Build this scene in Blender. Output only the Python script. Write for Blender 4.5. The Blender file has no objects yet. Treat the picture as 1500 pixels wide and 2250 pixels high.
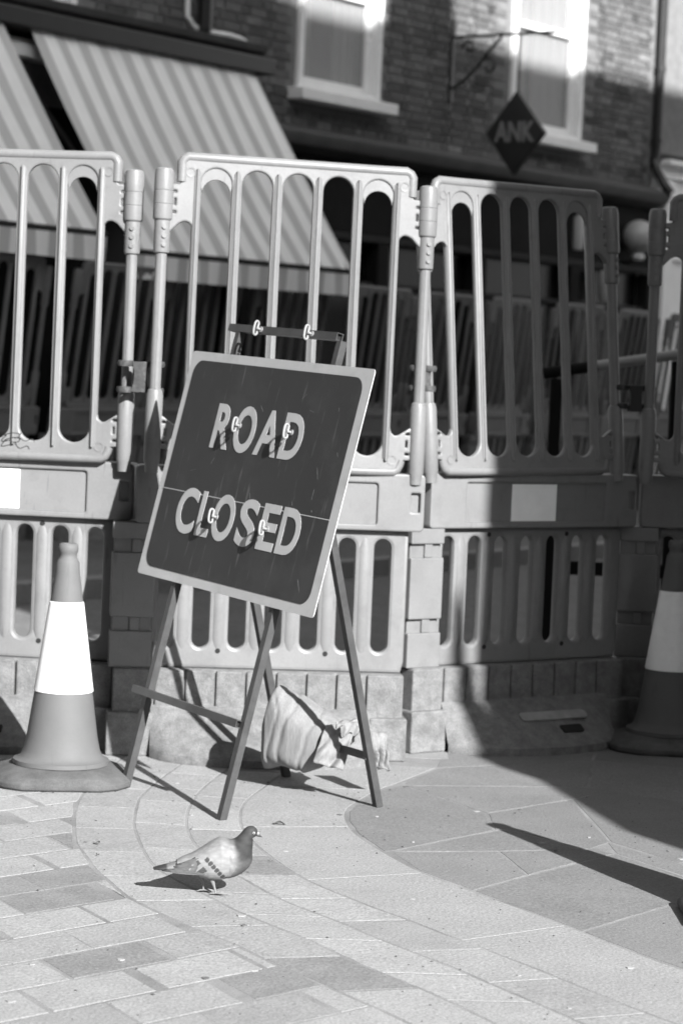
import bpy, bmesh, math, random
from mathutils import Vector, Matrix, Euler
random.seed(7)
R = math.radians
S = bpy.context.scene
COL = S.collection

# ------------------------------------------------------------------ camera, sky, sun, exposure
PITCH, ROLL, CAM_H = 0.06012, 0.04198, 1.365
fw = Vector((0, math.cos(PITCH), -math.sin(PITCH))); u0 = Vector((0, math.sin(PITCH), math.cos(PITCH)))
rt = Vector((1, 0, 0))*math.cos(ROLL) + u0*math.sin(ROLL)
up_ = -Vector((1, 0, 0))*math.sin(ROLL) + u0*math.cos(ROLL)
cd = bpy.data.cameras.new('camera'); cam = bpy.data.objects.new('camera', cd); COL.objects.link(cam)
cam.matrix_world = Matrix(((rt.x, up_.x, -fw.x, 0), (rt.y, up_.y, -fw.y, 0), (rt.z, up_.z, -fw.z, CAM_H), (0, 0, 0, 1)))
cd.sensor_fit = 'VERTICAL'; cd.sensor_height = 36; cd.sensor_width = 24; cd.lens = 85
cd.clip_start = .1; cd.clip_end = 3000
cd.dof.use_dof = True; cd.dof.focus_distance = 6.35; cd.dof.aperture_fstop = 4.4; cd.dof.aperture_blades = 9
S.camera = cam
SUN_AZ, SUN_EL = R(28), R(29.5)
sun_to = Vector((math.sin(SUN_AZ)*math.cos(SUN_EL), -math.cos(SUN_AZ)*math.cos(SUN_EL), math.sin(SUN_EL)))
W = bpy.data.worlds.new('World'); S.world = W; W.use_nodes = True
nt = W.node_tree; bgn = nt.nodes['Background']
sky = nt.nodes.new('ShaderNodeTexSky'); sky.sky_type = 'NISHITA'; sky.sun_disc = False
sky.sun_elevation = SUN_EL; sky.sun_rotation = R(180) - SUN_AZ
bw = nt.nodes.new('ShaderNodeRGBToBW')
nt.links.new(sky.outputs[0], bw.inputs[0]); nt.links.new(bw.outputs[0], bgn.inputs[0])
bgn.inputs[1].default_value = .12
sl = bpy.data.lights.new('sun', 'SUN'); sl.energy = 4.2; sl.angle = R(.53); sl.color = (1, 1, 1)
so = bpy.data.objects.new('sun', sl); COL.objects.link(so); so.rotation_euler = sun_to.to_track_quat('Z', 'Y').to_euler(); so.location = sun_to*40
S.view_settings.view_transform = 'Standard'; S.view_settings.look = 'None'; S.view_settings.gamma = 1
S.view_settings.exposure = 1.7; S.view_settings.use_curve_mapping = False
S.render.engine = 'CYCLES'
S.cycles.max_bounces = 6; S.cycles.use_denoising = True

# ------------------------------------------------------------------ helpers
def tag(o, label=None, cat=None, group=None, kind=None):
    if label: o['label'] = label
    if cat: o['category'] = cat
    if group: o['group'] = group
    if kind: o['kind'] = kind
    return o

def empty(name, loc=(0, 0, 0), rz=0, parent=None):
    o = bpy.data.objects.new(name, None); COL.objects.link(o); o.location = loc; o.rotation_euler = (0, 0, rz); o.parent = parent
    o.empty_display_size = .1
    return o

def copy_tree(o, parent=None):
    c = o.copy(); COL.objects.link(c); c.parent = parent
    for k in ('label', 'category'):
        if parent is None and k in c: pass
    for ch in list(o.children): copy_tree(ch, c)
    return c

class MB:
    def __init__(s): s.v = []; s.f = []; s.c = []
    def add(s, vs, fs, col=None):
        b = len(s.v); s.v += [tuple(v) for v in vs]; s.f += [tuple(b+i for i in f) for f in fs]
        s.c += [col if col is not None else 1.0]*len(vs) if not isinstance(col, list) else col
        return s
    def box(s, c, d, M=None, col=None):
        x, y, z = (k/2 for k in d); c = Vector(c)
        vs = [Vector((a*x, b*y, e*z)) for a in (-1, 1) for b in (-1, 1) for e in (-1, 1)]
        if M is not None: vs = [M @ v for v in vs]
        vs = [c+v for v in vs]
        return s.add(vs, [(0, 1, 3, 2), (4, 6, 7, 5), (0, 4, 5, 1), (2, 3, 7, 6), (0, 2, 6, 4), (1, 5, 7, 3)], col)
    def lathe(s, prof, n=24, c=(0, 0, 0), axis='z', cap=True, sx=1, sy=1):
        c = Vector(c); vs = []; fs = []
        for r, h in prof:
            for i in range(n):
                a = 2*math.pi*i/n; p = Vector((r*sx*math.cos(a), r*sy*math.sin(a), h))
                if axis == 'x': p = Vector((p.z, p.x, p.y))
                if axis == 'y': p = Vector((p.x, p.z, -p.y)) if False else Vector((p.y, p.z, p.x))
                vs.append(c+p)
        m = len(prof)
        for j in range(m-1):
            for i in range(n): fs.append((j*n+i, j*n+(i+1) % n, (j+1)*n+(i+1) % n, (j+1)*n+i))
        if cap: fs.append(tuple(range(n-1, -1, -1))); fs.append(tuple((m-1)*n+i for i in range(n)))
        return s.add(vs, fs)
    def tube(s, path, r, n=10, closed=False, cap=True, flat=1.0):
        P = [Vector(p) for p in path]; vs = []; fs = []; m = len(P); prev = None
        for j, p in enumerate(P):
            if closed: t = P[(j+1) % m]-P[j-1]
            else: t = P[min(j+1, m-1)]-P[max(j-1, 0)]
            t.normalize()
            if prev is None:
                ref = Vector((0, 0, 1)) if abs(t.z) < .9 else Vector((1, 0, 0))
                a = t.cross(ref).normalized()
            else: a = (prev - t*prev.dot(t)).normalized()
            prev = a; b = t.cross(a); rr = r[j] if isinstance(r, (list, tuple)) else r
            for i in range(n):
                g = 2*math.pi*i/n; vs.append(p + a*math.cos(g)*rr + b*math.sin(g)*rr*flat)
        for j in range(m if closed else m-1):
            k = (j+1) % m
            for i in range(n): fs.append((j*n+i, j*n+(i+1) % n, k*n+(i+1) % n, k*n+i))
        if cap and not closed: fs.append(tuple(range(n-1, -1, -1))); fs.append(tuple((m-1)*n+i for i in range(n)))
        return s.add(vs, fs)
    def loft(s, rings, cap=True, closed=True, cols=None):
        n = len(rings[0]); m = len(rings); vs = [v for r in rings for v in r]; fs = []
        for j in range(m-1):
            for i in range(n if closed else n-1): fs.append((j*n+i, j*n+(i+1) % n, (j+1)*n+(i+1) % n, (j+1)*n+i))
        if cap and closed: fs.append(tuple(range(n-1, -1, -1))); fs.append(tuple((m-1)*n+i for i in range(n)))
        return s.add(vs, fs, cols)
    def prism(s, poly, a, b, fr=lambda x, y, z: (x, y, z)):
        n = len(poly); vs = [fr(x, y, a) for x, y in poly]+[fr(x, y, b) for x, y in poly]
        fs = [tuple(range(n-1, -1, -1)), tuple(range(n, 2*n))]+[(i, (i+1) % n, n+(i+1) % n, n+i) for i in range(n)]
        return s.add(vs, fs)
    def mesh(s, name, mat, smooth=None, fix=True):
        me = bpy.data.meshes.new(name); me.from_pydata(s.v, [], s.f); me.update()
        if fix:
            bm = bmesh.new(); bm.from_mesh(me); bmesh.ops.recalc_face_normals(bm, faces=bm.faces); bm.to_mesh(me); bm.free()
        if any(c != 1.0 for c in s.c):
            at = me.attributes.new('tone', 'FLOAT', 'POINT'); at.data.foreach_set('value', s.c)
        me.materials.append(mat)
        if smooth:
            me.polygons.foreach_set('use_smooth', [True]*len(me.polygons)); me.set_sharp_from_angle(angle=R(smooth))
        return me
    def build(s, name, mat, parent=None, smooth=35, bevel=0, fix=True):
        o = bpy.data.objects.new(name, s.mesh(name, mat, smooth, fix)); COL.objects.link(o); o.parent = parent
        if bevel:
            m = o.modifiers.new('bevel', 'BEVEL'); m.width = bevel; m.segments = 2; m.limit_method = 'ANGLE'; m.angle_limit = R(40)
        return o

def put(name, me, parent=None, loc=(0, 0, 0), rot=(0, 0, 0)):
    o = bpy.data.objects.new(name, me); COL.objects.link(o); o.parent = parent; o.location = loc; o.rotation_euler = rot
    return o

def plate_mesh(name, outer, holes, thick, bev, mat, smooth=40):
    """a flat moulding with openings, lying in local x-z, thickness along y"""
    cu = bpy.data.curves.new(name, 'CURVE'); cu.dimensions = '2D'; cu.fill_mode = 'BOTH'
    cu.extrude = thick/2-bev; cu.bevel_depth = bev; cu.bevel_resolution = 1; cu.offset = -bev
    for lp in [outer]+holes:
        sp = cu.splines.new('POLY'); sp.points.add(len(lp)-1)
        for p, (x, y) in zip(sp.points, lp): p.co = (x, y, 0, 1)
        sp.use_cyclic_u = True
    o = bpy.data.objects.new(name, cu); COL.objects.link(o)
    dg = bpy.context.evaluated_depsgraph_get(); me = bpy.data.meshes.new_from_object(o.evaluated_get(dg))
    bpy.data.objects.remove(o); bpy.data.curves.remove(cu)
    me.transform(Matrix.Rotation(R(90), 4, 'X')); me.name = name
    me.materials.clear(); me.materials.append(mat)
    me.polygons.foreach_set('use_smooth', [True]*len(me.polygons)); me.set_sharp_from_angle(angle=R(smooth))
    return me

def arc(cx, cy, r, a0, a1, n=8):
    return [(cx+r*math.cos(R(a0+(a1-a0)*i/n)), cy+r*math.sin(R(a0+(a1-a0)*i/n))) for i in range(n+1)]
def slot_poly(cx, z0, z1, hw, n=8):
    return arc(cx, z1-hw, hw, 0, 180, n)+arc(cx, z0+hw, hw, 180, 360, n)
def rrect(x0, y0, x1, y1, r, n=4):
    return arc(x1-r, y1-r, r, 0, 90, n)+arc(x0+r, y1-r, r, 90, 180, n)+arc(x0+r, y0+r, r, 180, 270, n)+arc(x1-r, y0+r, r, 270, 360, n)
def spline(pts, n=8):
    P = [Vector(p) for p in pts]; out = []
    for i in range(len(P)-1):
        a, b, c, d = P[max(i-1, 0)], P[i], P[i+1], P[min(i+2, len(P)-1)]
        for k in range(n):
            t = k/n; out.append(.5*((2*b)+(c-a)*t+(2*a-5*b+4*c-d)*t*t+(3*b-a-3*c+d)*t**3))
    out.append(P[-1]); return out
def lerp(xs, ys, x):
    if x <= xs[0]: return ys[0]
    for i in range(len(xs)-1):
        if x <= xs[i+1]:
            t = (x-xs[i])/(xs[i+1]-xs[i]); return ys[i]+(ys[i+1]-ys[i])*t
    return ys[-1]

# ------------------------------------------------------------------ materials (the photograph is black and white: all greys)
def mat(name, v, rough=.7, var=.12, scale=6, fine=.0, fscale=300, bump=0, bscale=60, rand=0, spec=.35, metal=0, tone=False,
        stain=0, sscale=3, sval=.1, stretch=None, scratch=0, scv=.13):
    m = bpy.data.materials.new(name); m.use_nodes = True; t = m.node_tree; N = t.nodes; L = t.links
    b = N['Principled BSDF']; b.inputs['Roughness'].default_value = rough; b.inputs['Metallic'].default_value = metal
    b.inputs['Specular IOR Level'].default_value = spec
    tc = N.new('ShaderNodeTexCoord'); vec = tc.outputs['Object']
    oi = N.new('ShaderNodeObjectInfo')
    ad = N.new('ShaderNodeVectorMath'); ad.operation = 'ADD'
    mu = N.new('ShaderNodeMath'); mu.operation = 'MULTIPLY'; mu.inputs[1].default_value = 37.0
    L.new(oi.outputs['Random'], mu.inputs[0]); cb = N.new('ShaderNodeCombineXYZ')
    for i in range(3): L.new(mu.outputs[0], cb.inputs[i])
    L.new(vec, ad.inputs[0]); L.new(cb.outputs[0], ad.inputs[1]); vec = ad.outputs[0]
    if stretch:
        mp = N.new('ShaderNodeMapping'); mp.inputs['Scale'].default_value = stretch; L.new(vec, mp.inputs[0]); vec = mp.outputs[0]
    def noise(sc, det=4, rg=.55):
        n = N.new('ShaderNodeTexNoise'); n.inputs['Scale'].default_value = sc; n.inputs['Detail'].default_value = det; n.inputs['Roughness'].default_value = rg
        L.new(vec, n.inputs['Vector']); return n.outputs['Fac']
    def mapr(src, a, bb, lo, hi):
        r = N.new('ShaderNodeMapRange'); r.inputs[1].default_value = a; r.inputs[2].default_value = bb; r.inputs[3].default_value = lo; r.inputs[4].default_value = hi
        L.new(src, r.inputs[0]); return r.outputs[0]
    def mul(a, bb):
        x = N.new('ShaderNodeMath'); x.operation = 'MULTIPLY'
        for i, q in enumerate((a, bb)):
            if isinstance(q, (int, float)): x.inputs[i].default_value = q
            else: L.new(q, x.inputs[i])
        return x.outputs[0]
    cur = mapr(noise(scale, 5, .6), .28, .72, v*(1-var), v*(1+var))
    if fine: cur = mul(cur, mapr(noise(fscale, 2), .3, .7, 1-fine, 1+fine))
    if rand: cur = mul(cur, mapr(oi.outputs['Random'], 0, 1, 1-rand, 1+rand))
    if tone:
        a = N.new('ShaderNodeAttribute'); a.attribute_name = 'tone'; cur = mul(cur, a.outputs['Fac'])
    if stain:
        f = mapr(noise(sscale, 6, .65), .52, .66, 0, stain)
        mx = N.new('ShaderNodeMix'); mx.data_type = 'FLOAT'; L.new(f, mx.inputs[0]); L.new(cur, mx.inputs[2]); mx.inputs[3].default_value = sval; cur = mx.outputs[0]
    if scratch:
        wv = N.new('ShaderNodeTexNoise'); wv.inputs['Scale'].default_value = 9; wv.inputs['Detail'].default_value = 8
        mp = N.new('ShaderNodeMapping'); mp.inputs['Scale'].default_value = (7, 1, .8); mp.inputs['Rotation'].default_value = (0, R(14), 0); L.new(vec, mp.inputs[0]); L.new(mp.outputs[0], wv.inputs['Vector'])
        f = mapr(wv.outputs['Fac'], .63, .74, 0, scratch)
        mx = N.new('ShaderNodeMix'); mx.data_type = 'FLOAT'; L.new(f, mx.inputs[0]); L.new(cur, mx.inputs[2]); mx.inputs[3].default_value = scv; cur = mx.outputs[0]
    L.new(cur, b.inputs['Base Color'])
    if bump:
        bp = N.new('ShaderNodeBump'); bp.inputs['Strength'].default_value = bump; bp.inputs['Distance'].default_value = .004
        L.new(noise(bscale, 5), bp.inputs['Height']); L.new(bp.outputs[0], b.inputs['Normal'])
    return m

M = {}
M['plastic'] = mat('barrier_plastic', .158, .42, .10, 5, fine=.04, fscale=160, bump=.12, bscale=45, rand=.04, spec=.3, stain=.45, sscale=13, sval=.125, scratch=.55, scv=.085)
M['plastic_dark'] = mat('barrier_dark_gap', .05, .6)
M['rubber'] = mat('foot_rubber', .14, .85, .30, 22, fine=.2, fscale=240, bump=.5, bscale=120, rand=.06, stain=.5, sscale=38, sval=.09)
M['white_film'] = mat('white_film', .82, .4, .05, 12, fine=.02)
M['sign_red'] = mat('sign_dark_face', .03, .5, .10, 5, fine=.04, stain=.6, sscale=4.5, sval=.046, scratch=.5, spec=.2)
M['sign_white'] = mat('sign_pale_film', .40, .45, .06, 10, stain=.3, sscale=12, sval=.24, scratch=.0)
M['steel'] = mat('frame_steel', .05, .5, .22, 14, fine=.1, spec=.3, stain=.4, sscale=18, sval=.03)
M['hollow'] = mat('tube_hollow', .015, .9)
M['clip'] = mat('clip_plastic', .2, .5, .03)
M['cone'] = mat('cone_plastic', .110, .62, .10, 5, fine=.04, stain=.35, sscale=5, sval=.085, spec=.18, scratch=.5, scv=.07)
M['cone_sleeve'] = mat('cone_sleeve', .82, .35, .04, 16, fine=.03, stain=.25, sscale=10, sval=.6)
M['cone_base'] = mat('cone_base_rubber', .08, .9, .30, 12, fine=.2, bump=.4, bscale=80, stain=.5, sscale=8, sval=.12)
M['sack'] = mat('sack_weave', .185, .9, .14, 7, fine=.14, fscale=90, bump=.35, bscale=26, stretch=(3.2, 2, .45), spec=.1, stain=.3, sscale=4, sval=.14)
M['paver'] = mat('paver_pale', .238, .9, .10, 9, fine=.24, fscale=150, bump=.7, bscale=95, rand=.07, stain=.3, sscale=4, sval=.26)
M['paver_mid'] = mat('paver_mid', .212, .9, .10, 9, fine=.24, fscale=150, bump=.7, bscale=95, rand=.06, stain=.35, sscale=5, sval=.235)
M['paver_dark'] = mat('paver_dark', .165, .9, .12, 9, fine=.24, fscale=150, bump=.7, bscale=95, rand=.05, stain=.3, sscale=9, sval=.195)
M['flag'] = mat('flagstone', .15, .85, .10, 4, fine=.24, fscale=150, bump=.7, bscale=95, rand=.07, stain=.35, sscale=3.2, sval=.175)
M['kerb'] = mat('kerb_stone', .222, .85, .08, 5, fine=.24, fscale=150, bump=.7, bscale=95, rand=.05, stain=.3, sscale=4, sval=.24)
M['mortar'] = mat('mortar', .175, .95, .35, 5, fine=.25, fscale=260, bump=.5, bscale=200, stain=.4, sscale=6, sval=.22)
M['setts'] = mat('road_setts', .13, .9, .15, 2.5, fine=.2, fscale=30, bump=.2, bscale=12)
M['tarmac'] = mat('tarmac', .08, .9, .15, 2, fine=.2, fscale=120)
M['brick'] = mat('brick', .105, .9, .25, 18, fine=.12, fscale=120, bump=.4, bscale=70, rand=.38)
M['brick_mass'] = mat('brick_mass', .105, .9, .25, 18, fine=.12, fscale=120, bump=.4, bscale=70, tone=True)
M['pointing'] = mat('brick_pointing', .17, .95, .2, 14)
M['white_paint'] = mat('white_paint', .82, .5, .05, 6, stain=.2, sscale=4, sval=.65)
M['stucco'] = mat('white_stucco', .86, .75, .06, 3, stain=.2, sscale=2, sval=.7)
M['black_paint'] = mat('black_paint', .018, .4, .2, 8, spec=.5)
M['dark_paint'] = mat('dark_shopfront_paint', .014, .8, .2, 5, spec=.1)
M['mid_paint'] = mat('grey_moulding_paint', .035, .8, .15, 5, spec=.1)
M['lead'] = mat('lead_flashing', .08, .7, .2, 5)
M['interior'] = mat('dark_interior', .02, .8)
M['curtain'] = mat('curtain_cloth', .17, .9, .1, 5, stretch=(18, 18, .3))
M['clamp'] = mat('rusty_clamp', .05, .7, .4, 40, fine=.3, metal=.2, stain=.6, sscale=40, sval=.1)
M['clamp_black'] = mat('black_clamp', .02, .5)
M['lamp'] = mat('white_glass_lamp', .42, .3, .02)
M['leaf'] = mat('dry_leaf', .13, .9, .3, 30)
M['grit'] = mat('grit', .3, .9, .6, 40)
M['letter'] = M['sign_white']
M['stone_far'] = mat('town_stone', .1, .9, .15, 2)
def glass(name, v, tr=.0):
    m = bpy.data.materials.new(name); m.use_nodes = True; b = m.node_tree.nodes['Principled BSDF']
    b.inputs['Base Color'].default_value = (v, v, v, 1); b.inputs['Roughness'].default_value = .04; b.inputs['Specular IOR Level'].default_value = .6
    b.inputs['Transmission Weight'].default_value = tr; b.inputs['IOR'].default_value = 1.02 if tr else 1.5
    return m
M['glass'] = glass('window_glass', .9, .8); M['shop_glass'] = glass('shop_glass', .008); M['shop_glass'].node_tree.nodes['Principled BSDF'].inputs['Specular IOR Level'].default_value = .12; M['shop_glass'].node_tree.nodes['Principled BSDF'].inputs['Roughness'].default_value = .25
def stripe_mat(name, a, b, pitch, duty=.5):
    m = mat(name, a, .9, .07, 2.2, stain=.25, sscale=1.6, sval=a*.8); t = m.node_tree; N = t.nodes; L = t.links; bs = N['Principled BSDF']
    src = bs.inputs['Base Color'].links[0].from_socket
    tc = N.new('ShaderNodeTexCoord'); sx = N.new('ShaderNodeSeparateXYZ'); L.new(tc.outputs['Object'], sx.inputs[0])
    d = N.new('ShaderNodeMath'); d.operation = 'MULTIPLY'; d.inputs[1].default_value = 1/pitch; L.new(sx.outputs[0], d.inputs[0])
    fr = N.new('ShaderNodeMath'); fr.operation = 'FRACT'; L.new(d.outputs[0], fr.inputs[0])
    lt = N.new('ShaderNodeMath'); lt.operation = 'LESS_THAN'; lt.inputs[1].default_value = duty; L.new(fr.outputs[0], lt.inputs[0])
    mx = N.new('ShaderNodeMix'); mx.data_type = 'FLOAT'; L.new(lt.outputs[0], mx.inputs[0]); L.new(src, mx.inputs[2]); mx.inputs[3].default_value = b
    L.new(mx.outputs[0], bs.inputs['Base Color']); return m
M['awning'] = stripe_mat('awning_stripes', .84, .52, .236, .45)
def tone_mat(name, rough=.8):
    m = bpy.data.materials.new(name); m.use_nodes = True; t = m.node_tree; b = t.nodes['Principled BSDF']
    a = t.nodes.new('ShaderNodeAttribute'); a.attribute_name = 'tone'; mm = t.nodes.new('ShaderNodeMath'); mm.operation = 'MULTIPLY'; mm.inputs[1].default_value = .30; t.links.new(a.outputs['Fac'], mm.inputs[0]); n2 = t.nodes.new('ShaderNodeTexVoronoi'); n2.inputs['Scale'].default_value = 95; tc2 = t.nodes.new('ShaderNodeTexCoord'); mp2 = t.nodes.new('ShaderNodeMapping'); mp2.inputs['Scale'].default_value = (.55, 1, 1.2); mp2.inputs['Rotation'].default_value = (0, R(-25), 0); t.links.new(tc2.outputs['Object'], mp2.inputs[0]); t.links.new(mp2.outputs[0], n2.inputs['Vector']); mr = t.nodes.new('ShaderNodeMapRange'); mr.inputs[1].default_value = .1; mr.inputs[2].default_value = .75; mr.inputs[3].default_value = 1.12; mr.inputs[4].default_value = .86; t.links.new(n2.outputs['Distance'], mr.inputs[0]); m3 = t.nodes.new('ShaderNodeMath'); m3.operation = 'MULTIPLY'; t.links.new(mm.outputs[0], m3.inputs[0]); t.links.new(mr.outputs[0], m3.inputs[1]); t.links.new(m3.outputs[0], b.inputs['Base Color']); b.inputs['Roughness'].default_value = rough
    n = t.nodes.new('ShaderNodeTexNoise'); n.inputs['Scale'].default_value = 260; n.inputs['Detail'].default_value = 4
    tc = t.nodes.new('ShaderNodeTexCoord'); mp = t.nodes.new('ShaderNodeMapping'); mp.inputs['Scale'].default_value = (.35, 1, 1); mp.inputs['Rotation'].default_value = (0, R(-30), 0)
    t.links.new(tc.outputs['Object'], mp.inputs[0]); t.links.new(mp.outputs[0], n.inputs['Vector'])
    bp = t.nodes.new('ShaderNodeBump'); bp.inputs['Strength'].default_value = .5; bp.inputs['Distance'].default_value = .0015
    t.links.new(n.outputs['Fac'], bp.inputs['Height']); t.links.new(bp.outputs[0], b.inputs['Normal'])
    return m
M['feather'] = tone_mat('plumage')
M['bird_leg'] = mat('bird_leg', .16, .6, .1, 50)
M['beak'] = mat('beak_horn', .05, .4); M['eye_ring'] = mat('eye_iris', 0.3, .3); M['pupil'] = mat('pupil', .01, .1, spec=.8); M['cere'] = mat('beak_cere', 0.4, .6)

# ------------------------------------------------------------------ ground
def sheet(name, poly, z, m, kind='structure'):
    me = bpy.data.meshes.new(name); me.from_pydata([(x, y, z) for x, y in poly], [], [tuple(range(len(poly)))]); me.materials.append(m)
    o = bpy.data.objects.new(name, me); COL.objects.link(o); o['kind'] = kind
    return o
sheet('ground', [(-900, -900), (900, -900), (900, 900), (-900, 900)], -.075, M['tarmac'])
sheet('road', [(-30, 9.05), (30, 9.05), (30, 40), (-30, 40)], -.020, M['setts'])
pave = sheet('pavement', [(-30, -12), (30, -12), (30, 9.05), (-30, 9.05)], -.0010, M['mortar'])

def area(p): return sum(p[i][0]*p[(i+1) % len(p)][1]-p[(i+1) % len(p)][0]*p[i][1] for i in range(len(p)))/2
def inset(p, g):
    n = len(p); out = []
    for i in range(n):
        a, b, c = Vector(p[i-1]), Vector(p[i]), Vector(p[(i+1) % n])
        d1 = (b-a).normalized(); d2 = (c-b).normalized(); n1 = Vector((-d1.y, d1.x)); n2 = Vector((-d2.y, d2.x))
        k = n1+n2
        if k.length < 1e-6: k = n1.copy()
        k.normalize(); s = g/max(.45, k.dot(n1)); out.append(tuple(b+k*s))
    return out
def slab(poly, m, name='paving_stone', gap=.0036, z=0, cham=.0014, parent=None, wob=.00025):
    if area(poly) < 0: poly = poly[::-1]
    poly = [q for i, q in enumerate(poly) if (Vector(q)-Vector(poly[i-1])).length > .006]
    if len(poly) < 3 or area(poly) < .0012: return
    p1 = inset(poly, gap); rough = []
    for i, q in enumerate(p1):
        a, b = Vector(q), Vector(p1[(i+1) % len(p1)]); rough.append(tuple(a)); l_ = (b-a).length; k_ = min(5, int(l_/.045))
        d_ = (b-a)/max(l_, 1e-6); n_ = Vector((-d_.y, d_.x))
        for j in range(1, k_): rough.append(tuple(a+d_*l_*(j+random.uniform(-.2, .2))/k_+n_*random.uniform(-.0012, .0022)))
    p1 = rough; p2 = inset(p1, cham); n = len(p1)
    if area(p2) < .0008: return
    cx = sum(q[0] for q in p1)/n; cy = sum(q[1] for q in p1)/n
    tx, ty, dz = random.uniform(-1, 1)*wob*2, random.uniform(-1, 1)*wob*2, random.uniform(-1, 1)*wob
    h = lambda q, d: (q[0], q[1], z+dz+(q[0]-cx)*tx+(q[1]-cy)*ty-d)
    vs = [h(q, .05) for q in p1]+[h(q, cham*.7) for q in p1]+[h(q, 0) for q in p2]
    fs = [(i, (i+1) % n, n+(i+1) % n, n+i) for i in range(n)]+[(n+i, n+(i+1) % n, 2*n+(i+1) % n, 2*n+i) for i in range(n)]+[tuple(2*n+i for i in range(n))]
    me = bpy.data.meshes.new(name); me.from_pydata(vs, [], fs); me.materials.append(m)
    o = bpy.data.objects.new(name, me); COL.objects.link(o); o.parent = parent or pave
    return o

C1 = [(.36, 8.25), (.212, 7.892), (.161, 7.78), (.076, 7.501), (.052, 7.367), (.054, 7.218), (.084, 7.011), (.16, 6.77), (.248, 6.54), (.344, 6.367), (.483, 6.152), (.633, 5.892), (.742, 5.693), (.833, 5.55), (1.0, 5.28), (1.3, 4.8)]
C2 = [(-.10, 8.35), (-.20, 7.8), (-.262, 7.45), (-.264, 7.146), (-.239, 6.964), (-.212, 6.835), (-.158, 6.642), (-.103, 6.481), (-.043, 6.34), (.053, 6.173), (.138, 6.04), (.198, 5.955), (.317, 5.765), (.488, 5.504), (.664, 5.207), (.752, 5.074), (1.1, 4.5)]
C3 = [(-.28, 8.4), (-.38, 7.85), (-.42, 7.5), (-.425, 7.172), (-.395, 6.88), (-.325, 6.58), (-.248, 6.403), (-.212, 6.324), (-.134, 6.15), (-.061, 6.028), (.031, 5.895), (.098, 5.779), (.197, 5.628), (.305, 5.466), (.374, 5.348), (.544, 5.06), (.9, 4.4)]
C4 = [(-.45, 8.45), (-.545, 7.85), (-.585, 7.5), (-.586, 7.32), (-.570, 7.031), (-.555, 6.917), (-.523, 6.725), (-.468, 6.466), (-.385, 6.27), (-.304, 6.12), (-.244, 6.005), (-.179, 5.897), (-.108, 5.789), (-.033, 5.68), (.082, 5.478), (.183, 5.33), (.29, 5.154), (.7, 4.4)]
C5 = [(-.68, 8.5), (-.745, 7.85), (-.768, 7.45), (-.763, 7.23), (-.751, 7.085), (-.707, 6.729), (-.664, 6.568), (-.621, 6.396), (-.576, 6.27), (-.507, 6.083), (-.441, 5.96), (-.312, 5.752), (-.226, 5.64), (-.12, 5.46), (-.021, 5.31), (.071, 5.169), (.197, 4.97), (.55, 4.35)]
def resample(C, n):
    P = [Vector(q) for q in spline([(x, y, 0) for x, y in C], 6)]; d = [0]
    for i in range(1, len(P)): d.append(d[-1]+(P[i]-P[i-1]).length)
    out = []
    for k in range(n+1):
        s = d[-1]*k/n; i = 0
        while i < len(d)-2 and d[i+1] < s: i += 1
        t = (s-d[i])/max(1e-9, d[i+1]-d[i]); q = P[i].lerp(P[i+1], t); out.append((q.x, q.y))
    return out, d[-1]
def band(A, B, length, mats, wts, gap, skew=0.0, sub=4):
    a, la = resample(A, 240); b, lb = resample(B, 240); k = 0
    while k < 240:
        st = max(5, int(240*length*random.uniform(.8, 1.25)/la)); e = min(240, k+st)
        if 240-e < 5: e = 240
        sk = int(240*skew/la)
        ia = [min(240, max(0, round(k+(e-k)*j/sub))) for j in range(sub+1)]
        pa = [a[i] for i in ia]; pb = [b[min(240, max(0, i+sk if 0 < i < 240 else i))] for i in ia]
        slab(pa+pb[::-1], random.choices(mats, wts)[0], gap=gap)
        k = e
random.seed(21)
band(C1, C2, .62, [M['kerb']], [1], .004, sub=8, skew=.03)
band(C2, C3, .30, [M['paver'], M['paver_mid'], M['paver_dark']], [4, 3, 1.2], .004, skew=.02)
band(C3, C4, .30, [M['paver'], M['paver_mid'], M['paver_dark']], [5, 2, 1], .004, skew=.02)
band(C4, C5, .29, [M['paver'], M['paver_mid'], M['paver_dark']], [5, 2, 1], .004, skew=.02)
# block field to the left of C5: running bond, long sides along e1
e1 = Vector((.699, .716)); e2 = Vector((.495, -.869)); O1 = Vector((-.633, 5.398))
c5, _ = resample(C5, 60)
def clip_c5(poly):
    cx = sum(p[0] for p in poly)/len(poly); cy = sum(p[1] for p in poly)/len(poly)
    for _ in range(2):
        i = min(range(60), key=lambda j: (Vector(c5[j])/2+Vector(c5[j+1])/2-Vector((cx, cy))).length)
        a = Vector(c5[i]); d = (Vector(c5[i+1])-a).normalized(); nn = Vector((d.y, -d.x))   # left of travel is +x side; keep the other
        out = []
        for k in range(len(poly)):
            p, q = Vector(poly[k]), Vector(poly[(k+1) % len(poly)]); sp, sq = (p-a).dot(nn), (q-a).dot(nn)
            if sp >= 0: out.append(tuple(p))
            if sp*sq < 0: t = sp/(sp-sq); out.append(tuple(p+(q-p)*t))
        if len(out) < 3: return None
        poly = out; cx = sum(p[0] for p in poly)/len(poly); cy = sum(p[1] for p in poly)/len(poly)
    return poly
DARKS = {(0, 0), (-1, 1), (-4, 2), (2, 1), (1, 2), (3, 2), (-3, 0), (-4, 1), (-6, 3), (-2, -1), (-5, -1)}
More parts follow.
